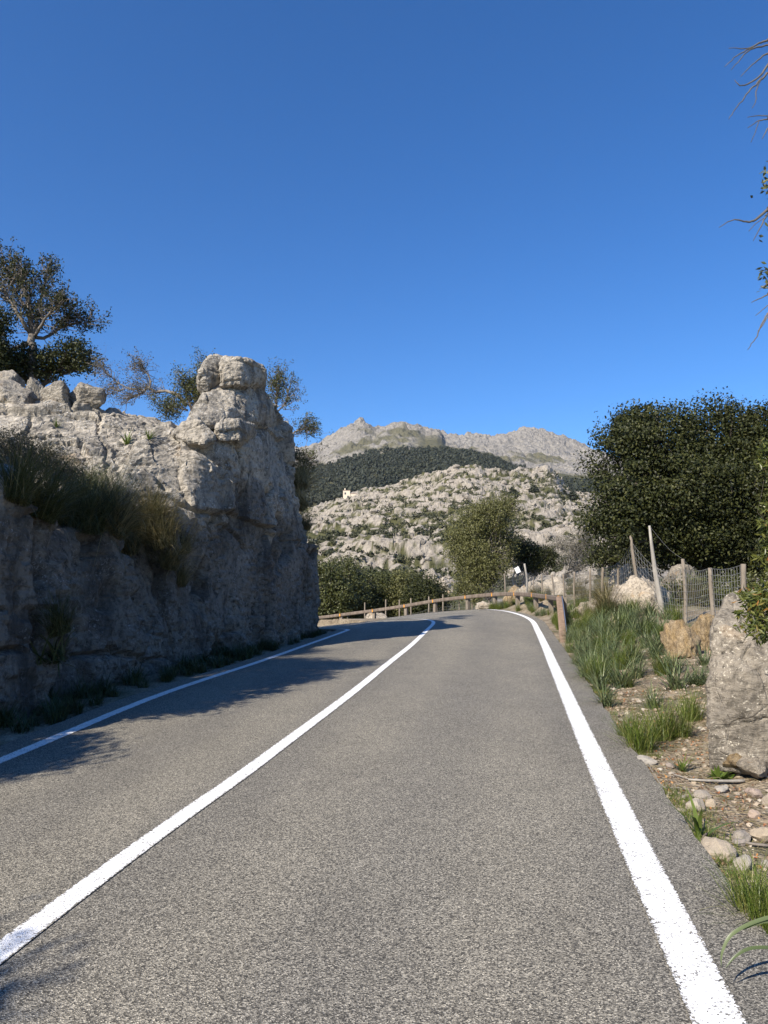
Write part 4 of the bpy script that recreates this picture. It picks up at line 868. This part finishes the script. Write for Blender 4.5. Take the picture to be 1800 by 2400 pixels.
for k, (a, b) in enumerate(zip(posts_s[:-1], posts_s[1:])):
    mb = MB(); ln = [rail_at(d) for d in np.linspace(a + .006, b - .006, 6)]; sweep(mb, np.array(ln) - rz0, .185, .10)
    bm_ = obj('rail_beam', mb.mesh('rail_beam', False), M['timber'], rail); beams.append(bm_)
for k, d in enumerate(posts_s):
    p = rail_at(d); q = rail_at(d + .1); a = math.atan2(q[1] - p[1], q[0] - p[0]); g_ = gzs(p[0], p[1]); R_ = Matrix.Rotation(a, 3, 'Z')
    mb = MB(); n_ = np.array([math.sin(a), -math.cos(a), 0]); h = p[2] - .03 - g_ + .4
    box_mb(mb, p + n_ * .085 - (0, 0, .03 + h / 2) - np.array(rz0), .19, .16, h, R_); po = obj('rail_post', mb.mesh('rail_post', False), M['post'], rail)
    mb = MB(); c = p - n_ * .104 - (0, 0, .10); box_mb(mb, c - np.array(rz0), .07, .012, .15, R_); box_mb(mb, c - np.array(rz0) + (0, 0, .11), .05, .06, .012, R_); obj('reflector', mb.mesh('reflector', False), M['orange'], beams[min(k, len(beams) - 1)])
# terminal beam sloping into the ground
e0 = rail_at(posts_s[0]); e3 = Vector((4.50, 18.3, gzs(4.5, 18.3) - .08)); mid = (np.array(e0) * .6 + np.array(e3) * .4) + (0, 0, .07)
ln = smooth_line([np.array(e3), mid, np.array(e0)], 7); mb = MB(); sweep(mb, ln - rz0, .22, .17); o = obj('rail_terminal', mb.mesh('rail_terminal', False), M['timber2'], rail); o['label'] = 'brown timber terminal sloping down to the ground'
T_ = np.gradient(ln, axis=0); N_ = np.stack([T_[:, 1], -T_[:, 0], T_[:, 0] * 0], 1); N_ /= np.linalg.norm(N_, axis=1)[:, None]
mb = MB(); sweep(mb, ln + N_ * .03 - rz0 + (0, 0, .012), .16, .022); obj('steel_strip', mb.mesh('steel_strip', False), M['steel'], rail)

# ------------------------------------------------------------------ wire fence
fence = empty('wire_fence', at(1603, 1460, 17), 'field fence of wooden posts and wire mesh along the verge', 'fence'); f0 = np.array(fence.location)
FP = [(1742, 1322, 1745, 1450, 12.6, .055), (1664, 1331, 1672, 1440, 14.6, .05), (1600, 1310, 1607, 1462, 17, .05), (1522, 1232, 1556, 1450, 18.6, .07), (1478, 1255, 1496, 1380, 19.8, .05), (1449, 1319, 1449, 1402, 21, .045), (1413, 1330, 1413, 1412, 23, .05), (1383, 1334, 1383, 1416, 25, .045), (1347, 1340, 1347, 1420, 27, .04), (1320, 1345, 1321, 1420, 29, .045),
      (1293, 1347, 1298, 1400, 31, .045), (1270, 1346, 1271, 1400, 33.6, .045), (1250, 1352, 1250, 1385, 35.4, .02), (1229, 1321, 1234, 1396, 37.2, .06), (1182, 1344, 1184, 1400, 40.5, .05)]
far = [(1106, 1378, 43.4), (1076, 1387, 44.4), (1038, 1393, 45.6), (1005, 1398, 46.6), (963, 1402, 48), (936, 1406, 49), (904, 1405, 50.2), (855, 1412, 51.5), (815, 1420, 53)]
tops, bots = [], []
for k, (xt, yt, xb, yb, D, r) in enumerate(FP):
    a, b = np.array(at(xt, yt, D)), np.array(at(xb, yb, D)); tops.append(a); bots.append(b)
    dwn = b + (b - a) / np.linalg.norm(b - a) * .35; mid = (a + b) / 2 + (rr.uniform(-.03, .03), 0, 0)
    if k == 13: mid = mid + (.10, 0, 0)
    if k == 3: mid = mid + (-.05, .03, 0)
    mb = MB(); L_ = smooth_line([dwn, b, mid, a], 3); rad = np.linspace(r * .98, r * .8, len(L_)) if k != 3 else np.linspace(.12, .03, len(L_))
    tube(mb, L_ - f0, rad, 8); o = obj('fence_post', mb.mesh('fence_post'), M['palebark' if k in (3, 13) else 'post'], fence)
    if k == 3: o['label'] = 'bleached leaning branch used as a fence post'
for x, y, D in far:
    a = np.array(at(x, y, D)); b = np.array((a[0], D, gzs(a[0], D))); b[2] = min(b[2], a[2] - 1.2); tops.append(a); bots.append(b)
    mb = MB(); tube(mb, np.array([b - (0, 0, .3), (a + b) / 2, a]) - f0, [.045, .045, .04], 7); obj('fence_post', mb.mesh('fence_post'), M['post'], fence)
for k in range(len(tops) - 1):
    a0, a1, b0, b1 = tops[k], tops[k + 1], bots[k], bots[k + 1]; mb = MB(); h0 = min(np.linalg.norm(a0 - b0), 1.25); h1 = min(np.linalg.norm(a1 - b1), 1.25)
    A0 = b0 + (a0 - b0) / np.linalg.norm(a0 - b0) * h0; A1 = b1 + (a1 - b1) / np.linalg.norm(a1 - b1) * h1
    ln = np.linalg.norm(A1 - A0); nv = max(3, int(ln / .16)); r_ = .0045 if a0[1] < 22 else .0034; grid = []
    for i in range(9):
        t = (i / 8) ** 1.15; p, q = b0 * (1 - t) + A0 * t, b1 * (1 - t) + A1 * t; s = np.linspace(0, 1, nv + 1)[:, None]
        sag = -.05 * np.sin(s * math.pi) * t; L_ = p + (q - p) * s + np.array([0, 0, 1.]) * sag + rr.uniform(-.008, .008); grid.append(L_); tube(mb, L_ - f0, r_, 3, False)
    for i in range(nv + 1): tube(mb, np.array([g2[i] for g2 in grid]) - f0, r_ * .8, 3, False)
    if k in (1, 2): tube(mb, bend_line(a0, a1, np.random.RandomState(k), 6, .01, -.05) - f0, .003, 3, False)
    tag(obj('wire_mesh', mb.mesh('wire_mesh'), M['wire'], fence), kind='stuff')
sg = at(1213, 1336, 37.9); mb = MB(); box_mb(mb, (0, 0, 0), .24, .012, .30, Matrix.Rotation(math.radians(-24), 3, 'Y')); box_mb(mb, (0, .012, .05), .02, .02, .3)
tag(obj('sign_plate', mb.mesh('sign_plate', False), M['white'], loc=sg), 'small blank white plate hung askew on the wire fence', 'sign')

# ------------------------------------------------------------------ house on the hill
hp = at(812, 1166, 438); house = empty('stone_house', hp, 'small cream farmhouse below the pine wood', 'house')
mb = MB(); box_mb(mb, (0, 4, 1), 4.2, 6, 7); obj('wall', mb.mesh('wall', False), M['render'], house)
mb = MB(); box_mb(mb, (6.2, 4, .2), 8, 5.5, 4.6); obj('wing', mb.mesh('wing', False), M['render'], house)
mb = MB(); mb.add([(-2.3, .8, 4.4), (2.3, .8, 4.4), (2.3, 7.2, 5.2), (-2.3, 7.2, 5.2), (-2.3, .8, 4.6), (2.3, .8, 4.6), (2.3, 7.2, 5.4), (-2.3, 7.2, 5.4)], [(0, 3, 2, 1), (4, 5, 6, 7), (0, 1, 5, 4), (1, 2, 6, 5), (2, 3, 7, 6), (3, 0, 4, 7)]); roof_ = obj('roof', mb.mesh('roof', False), M['tile'], house)
mb = MB(); mb.add([(2.2, 1, 2.5), (10.4, 1, 2.5), (10.4, 7, 3.4), (2.2, 7, 3.4), (2.2, 1, 2.7), (10.4, 1, 2.7), (10.4, 7, 3.6), (2.2, 7, 3.6)], [(0, 3, 2, 1), (4, 5, 6, 7), (0, 1, 5, 4), (1, 2, 6, 5), (2, 3, 7, 6), (3, 0, 4, 7)]); obj('roof', mb.mesh('roof', False), M['tile'], house)
for x, z, w_, h_, nm in ((-.8, 2.6, .9, 1.2, 'window'), (.9, .2, 1., 2., 'door'), (4.5, .6, .8, 1.1, 'window'), (7.6, .6, .8, 1.1, 'window')):
    mb = MB(); box_mb(mb, (x, .98 if x < 2 else 1.22, z), w_, .12, h_); obj(nm, mb.mesh(nm, False), M['glass'], house)
mb = MB(); box_mb(mb, (-1.2, 5, 5.7), .7, .7, 1.2); obj('chimney', mb.mesh('chimney', False), M['render'], roof_)

# ------------------------------------------------------------------ plants on the cliff
from mathutils.bvhtree import BVHTree
cm = bpy.data.objects['rock_face'].data
bv = BVHTree.FromPolygons([v.co[:] for v in cm.vertices], [p.vertices[:] for p in cm.polygons])
def on_cliff(px, py, far_=40):
    o = Vector((0, 0, CAM_H)); d = (at(px, py, 10) - o).normalized(); h = bv.ray_cast(o, d, far_); return h[0] if h[0] else at(px, py, 12)
big = [(205, 1235, 1.75, 'big dark green tussock in the middle of the rock ledge'), (150, 1225, 1.6, 'dark tussock left of the middle one on the ledge'), (262, 1245, 1.6, 'tussock on the ledge between green and straw coloured ones'), (335, 1265, 1.6, 'straw coloured tussock spilling over the ledge beside the pillar'), (385, 1275, 1.6, 'large straw yellow tussock at the right end of the ledge'),
       (300, 1290, 1.3, 'drooping tussock hanging under the ledge'), (395, 1325, 1.1, 'thin tussock trailing down the wall below the straw one'), (95, 1205, 1.4, 'tussock at the left of the ledge under the shrub'), (420, 1365, .9, 'small tussock hanging low on the shaded wall'), (115, 1540, 1.0, 'dark tussock in the recess of the lower wall'), (140, 1475, 1.0, 'upper tussock in the recess of the lower wall'),
       (235, 1190, 1.4, 'tussock at the back of the ledge against the sunlit slab'), (180, 1170, 1.4, 'tussock rising behind the middle of the ledge'), (350, 1215, 1.2, 'straw tussock at the back of the ledge by the pillar'), (40, 1165, 1.2, 'tussock above the near block at the left edge'), (430, 1290, 1.1, 'short straw tussock against the pillar arete')]
for k, (x, y, s, lab) in enumerate(big):
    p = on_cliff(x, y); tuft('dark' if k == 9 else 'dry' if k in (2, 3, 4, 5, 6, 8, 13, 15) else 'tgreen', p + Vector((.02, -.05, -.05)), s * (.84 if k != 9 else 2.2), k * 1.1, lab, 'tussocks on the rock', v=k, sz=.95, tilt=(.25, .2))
p = on_cliff(690, 1165); 
for k, (x, y, s, lab) in enumerate([(716, 1140, 1.15, 'yellowish tussock on the right flank of the pillar, uppermost'), (722, 1190, 1.1, 'tussock hanging from the right flank of the pillar, middle one'), (728, 1240, .95, 'tussock hanging from the right flank of the pillar, lowest')]):
    p = at(x - 8, y, 21.9); tuft('dry', p, s, 2 + k, lab, 'tussocks on the rock', v=k, tilt=(0, .8))
for k, (x, y, s, lab) in enumerate([(298, 1040, 1.0, 'bright green spiky rosette on the sunlit slab, left one'), (350, 1028, .9, 'bright green spiky rosette on the sunlit slab, right one'), (132, 1000, .6, 'small dry rosette high on the sunlit slab')]):
    p = on_cliff(x, y); tuft('rosette', p, s, k, lab, 'rosettes on the slab', v=k)
# shaded verge below the cliff
rr = random.Random(9)
for k in range(150):
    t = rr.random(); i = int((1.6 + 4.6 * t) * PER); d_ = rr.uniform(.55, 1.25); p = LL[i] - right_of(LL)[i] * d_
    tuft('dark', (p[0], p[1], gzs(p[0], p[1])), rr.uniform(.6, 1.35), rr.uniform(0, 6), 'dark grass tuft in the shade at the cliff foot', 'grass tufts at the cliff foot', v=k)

# ------------------------------------------------------------------ plants and litter on the right verge
G = 'tufts on the right verge'
vt = [('green', 1500, 1760, 1.15, 'bright green grass tuft nearest the asphalt, front one'), ('green', 1545, 1735, 1.2, 'tall bright green tuft behind the front one'), ('green', 1590, 1730, 1.1, 'green tuft leaning against the big grey boulder'), ('green', 1620, 1690, 1.1, 'green tuft at the left foot of the big grey boulder'), ('green', 1475, 1735, .9, 'low green tuft at the asphalt edge'),
      ('blue', 1420, 1655, .9, 'yellowish strap grass by the road edge beyond the bright tufts'), ('blue', 1440, 1700, .9, 'dark blade clump at the asphalt edge'), ('blue', 1405, 1620, 1.0, 'blade clump beside the edge of the asphalt, midway'), ('green', 1550, 1580, 1.0, 'green tuft on the gravel in front of the ochre boulder'), ('blue', 1640, 1600, .9, 'blue green clump left of the big boulder'),
      ('blue', 1655, 1560, .9, 'blue green clump under the ochre boulder'), ('blue', 1530, 1660, .8, 'small blue green clump in the gravel'), ('green', 1765, 2150, .85, 'bright grass tuft low at the right edge'), ('green', 1800, 2185, .8, 'grass tuft cut by the right edge, lowest'), ('blue', 1580, 1420 + 40, 1.2, 'tall blue green clump below the wire fence')]
for k, (kd, x, y, s, lab) in enumerate(vt): tuft(kd, gpt(x, y), s, k * 1.7, lab, G, v=k, sz=1.0)
for k in range(125):
    D = rr.uniform(10.8, 20.5); off = rr.uniform(.62, 3.3) * (.55 + .45 * rr.random()); i = np.argmin(np.abs(LR[:300, 1] - D)); p = LR[i] + right_of(LR)[i] * off
    if abs(p[0] - 5.0) < .5 and D < 13.2: continue
    tuft('blue' if rr.random() < .72 else 'green', (p[0], p[1], gzs(p[0], p[1])), rr.uniform(.75, 1.3), rr.uniform(0, 6), 'blue green blade clump in the thick patch beside the rail terminal', 'clumps in the patch by the rail terminal', v=k)
for k in range(70):
    D = rr.uniform(19, 37.5); i = np.argmin(np.abs(LR[:260, 1] - D)); p = LR[i] + right_of(LR)[i] * rr.uniform(.62, 1.7)
    tuft('green' if k % 3 else 'blue', (p[0], p[1], gzs(p[0], p[1])), rr.uniform(.8, 1.35), rr.uniform(0, 6), 'green tuft at the foot of the guard rail posts', 'tufts under the guard rail', v=k)
for k in range(84):
    D = rr.uniform(19, 41); i = np.argmin(np.abs(LR[:270, 1] - D)); p = LR[i] + right_of(LR)[i] * rr.uniform(1.3, 4.2)
    tuft('dry' if rr.random() < .45 else 'green', (p[0], p[1], gzs(p[0], p[1])), rr.uniform(.5, .8) if k % 2 else rr.uniform(.9, 1.4), rr.uniform(0, 6), 'low dry tuft on the bank between guard rail and wire fence', 'tufts on the bank behind the guard rail', v=k)
tuft('strap', gpt(1640, 1962), 1.05, .5, 'pale green strap leaved plant on the stony verge', None, v=0)
tuft('rosette', gpt(1600, 1808), .55, .5, 'small blue green leaf fan lying by the white stone', None, v=1)
# long curved blades reaching in low at the right edge
mb = MB(); D = 3.0
for pts in ([(1900, 2190), (1830, 2150), (1770, 2160), (1715, 2190), (1693, 2230), (1690, 2265)], [(1900, 2262), (1820, 2225), (1762, 2222), (1725, 2240), (1700, 2268)], [(1860, 2190), (1800, 2160), (1742, 2178)]):
    L_ = smooth_line([at(x, y, D + .0) for x, y in pts], 5); k = np.linspace(0, 1, len(L_)); w_ = .016 * (1 - k ** 3) + .001; T_ = np.gradient(L_, axis=0); s = np.cross(T_, (0, -.5, 1)); s /= np.linalg.norm(s, axis=1)[:, None]
    V = np.stack([L_ - s * w_[:, None] / 2, L_ + (0, 0, -.003), L_ + s * w_[:, None] / 2], 1).reshape(-1, 3); i = np.arange(len(L_) - 1)[:, None] * 3; j = np.array([0, 1])[None]
    mb.add(V, np.stack([i + j, i + j + 1, i + j + 4, i + j + 3], -1).reshape(-1, 4))
tag(obj('asphodel_leaves', mb.mesh('asphodel_leaves'), M['blue']), 'long arching grey green leaves reaching over the asphalt at lower right', 'plant')
# broad leaved plant
me = blades('leafy_plant', 46, .13, .05, 95, .9, .6, .06)
tag(obj('leafy_plant', me, M['rosette'], loc=gpt(1695, 1826)), 'low plant with broad bright green leaves behind the grey stick', 'plant')
# sticks
def stick(pts, r, label, mat='bark'):
    L_ = [gpt(x, y) + Vector((0, 0, r * .8 + .008)) for x, y in pts]; b = L_[0].copy(); mb = MB(); P = smooth_line(L_, 4); P[:, 2] = np.convolve(np.pad(P[:, 2], 2, mode='edge'), np.ones(5) / 5, 'valid') + .004
    tube(mb, P - np.array(b), np.linspace(r, r * .6, len(P)), 6); tag(obj('stick', mb.mesh('stick'), M[mat], loc=b), label, 'stick')
stick([(1744, 1836), (1700, 1838), (1655, 1836), (1613, 1834)], .014, 'straight grey stick lying across the verge', 'palebark')
stick([(1620, 1833), (1595, 1824), (1576, 1818)], .006, 'thin grey twig left of the straight stick', 'palebark')
stick([(1520, 1842), (1550, 1845), (1572, 1850), (1620, 1853)], .005, 'pale twig near the asphalt edge', 'palebark')
stick([(1600, 1852), (1615, 1862), (1624, 1874)], .009, 'short dark stick beside the yellow stones')
stick([(1705, 1948), (1728, 1932), (1750, 1918)], .003, 'thin straw stalk slanting over the verge', 'post')
stick([(1658, 1962), (1643, 1980), (1642, 2006)], .008, 'curved brown root beside the oval stone', 'timber')
stick([(1800, 1990), (1760, 1985), (1725, 1976)], .010, 'dark stick behind the oval stone')
stick([(1565, 1905), (1562, 1885), (1568, 1870)], .004, 'curled dry twig at the asphalt edge')
# litter, gravel, short grass
def scatter(n, fn, seed):
    r = np.random.RandomState(seed); out = []
    D = 2.4 + 8.5 * r.rand(n) ** 1.3; off = .42 + r.rand(n) ** 1.2 * fn; i = np.array([np.argmin(np.abs(LR[:220, 1] - d)) for d in D]); P = LR[i] + right_of(LR)[i] * off[:, None]
    P[:, 1] = P[:, 1] + r.uniform(-.05, .05, n); return np.stack([P[:, 0], P[:, 1], ground_z(P[:, 0], P[:, 1])], 1), off
P, off = scatter(9000, 2.6, 1); r = np.random.RandomState(2); P = P[fbm(P * 2.1, 3) > -.15]; mb = MB(); leaf_quads(mb, P + (0, 0, .008), .032, .014, r, 0, np.array([.0, 0, .0])); 
tag(obj('leaf_litter', mb.mesh('leaf_litter', False), M['litter']), 'dry brown and red fallen leaves on the verge', 'leaves', kind='stuff')
P, off = scatter(2600, 2.8, 3); mb = MB()
for p in P:
    a = r.uniform(0, math.pi); l_ = r.uniform(.05, .22); d = np.array([math.cos(a), math.sin(a), r.uniform(-.08, .12)]) * l_ / 2; tube(mb, bend_line(p - d + (0, 0, .012), p + d + (0, 0, .012), r, 4, .12), .0018, 3, False)
tag(obj('dry_straw', mb.mesh('dry_straw'), M['dry']), 'dry straw and needles strewn over the verge', 'straw', kind='stuff')
P, off = scatter(4200, 3.0, 5); D2 = np.random.RandomState(6); mb = MB()
P2 = np.array([(x, y, 0) for x, y in zip(D2.uniform(3.0, 6.4, 2600), D2.uniform(7.5, 14.5, 2600))]); P2[:, 0] += (P2[:, 1] - 9) * .15; P2[:, 2] = ground_z(P2[:, 0], P2[:, 1])
V1, T1_ = ICO[1]
for p in np.concatenate([P, P2]):
    s = (.004 + .022 * r.rand() ** 3) * (1 + .12 * max(0, p[1] - 5)); mb.add(V1 * (1 + .2 * r.normal(size=(len(V1), 1))) * (s * r.uniform(.8, 1.5), s, s * .6) + p + (0, 0, s * .2), None, T1_)
k = NT('gravel'); k.col(k.ramp(k.island(), [(0, (.12, .09, .065)), (.4, (.25, .195, .135)), (.8, (.35, .285, .21)), (1, (.42, .38, .32))])); M['gravel'] = k.m
tag(obj('gravel', mb.mesh('gravel', False), M['gravel']), 'pale gravel scattered over the verge', 'gravel', kind='stuff')
mb = MB(); r = np.random.RandomState(12); n = 9000
D = 2.5 + 9 * r.rand(n) ** 1.2; i = np.array([np.argmin(np.abs(LR[:220, 1] - d)) for d in D]); off = .41 + np.abs(r.normal(0, .13, n)); P = LR[i] + right_of(LR)[i] * off[:, None]; P[:, :2] += r.normal(size=(n, 2)) * .03; P[:, 2] = ground_z(P[:, 0], P[:, 1])
P = P[fbm(P * 1.6 + 5, 2) > -.05]; n = len(P); a = r.normal(size=(n, 3)) * (.5, .5, .2) + (0, 0, 1); L_ = r.uniform(.02, .07, (n, 1)); s = np.cross(a, r.normal(size=(n, 3))); s /= np.linalg.norm(s, axis=1)[:, None]
mb.add(np.stack([P - s * .002, P + s * .002, P + a * L_], 1).reshape(-1, 3), None, np.arange(n * 3).reshape(-1, 3))
tag(obj('edge_grass', mb.mesh('edge_grass', False), M['grass']), 'short green grass and moss along the asphalt edge', 'grass', kind='stuff')

# ------------------------------------------------------------------ air
mb = MB(); box_mb(mb, (0, 1470, 320), 7200, 3060, 660); hz = obj('haze', mb.mesh('haze', False)); tag(hz, 'thin blue haze in the air towards the mountain', kind='stuff')
hm = bpy.data.materials.new('haze'); hm.use_nodes = True; ht = hm.node_tree; ht.nodes.remove(ht.nodes['Principled BSDF'])
pv = ht.nodes.new('ShaderNodeVolumePrincipled'); pv.inputs['Color'].default_value = (.72, .84, 1, 1); pv.inputs['Density'].default_value = .000035; pv.inputs['Anisotropy'].default_value = .2
ht.links.new(pv.outputs[0], ht.nodes['Material Output'].inputs['Volume']); hz.data.materials.append(hm)
S.cycles.volume_bounces = 0
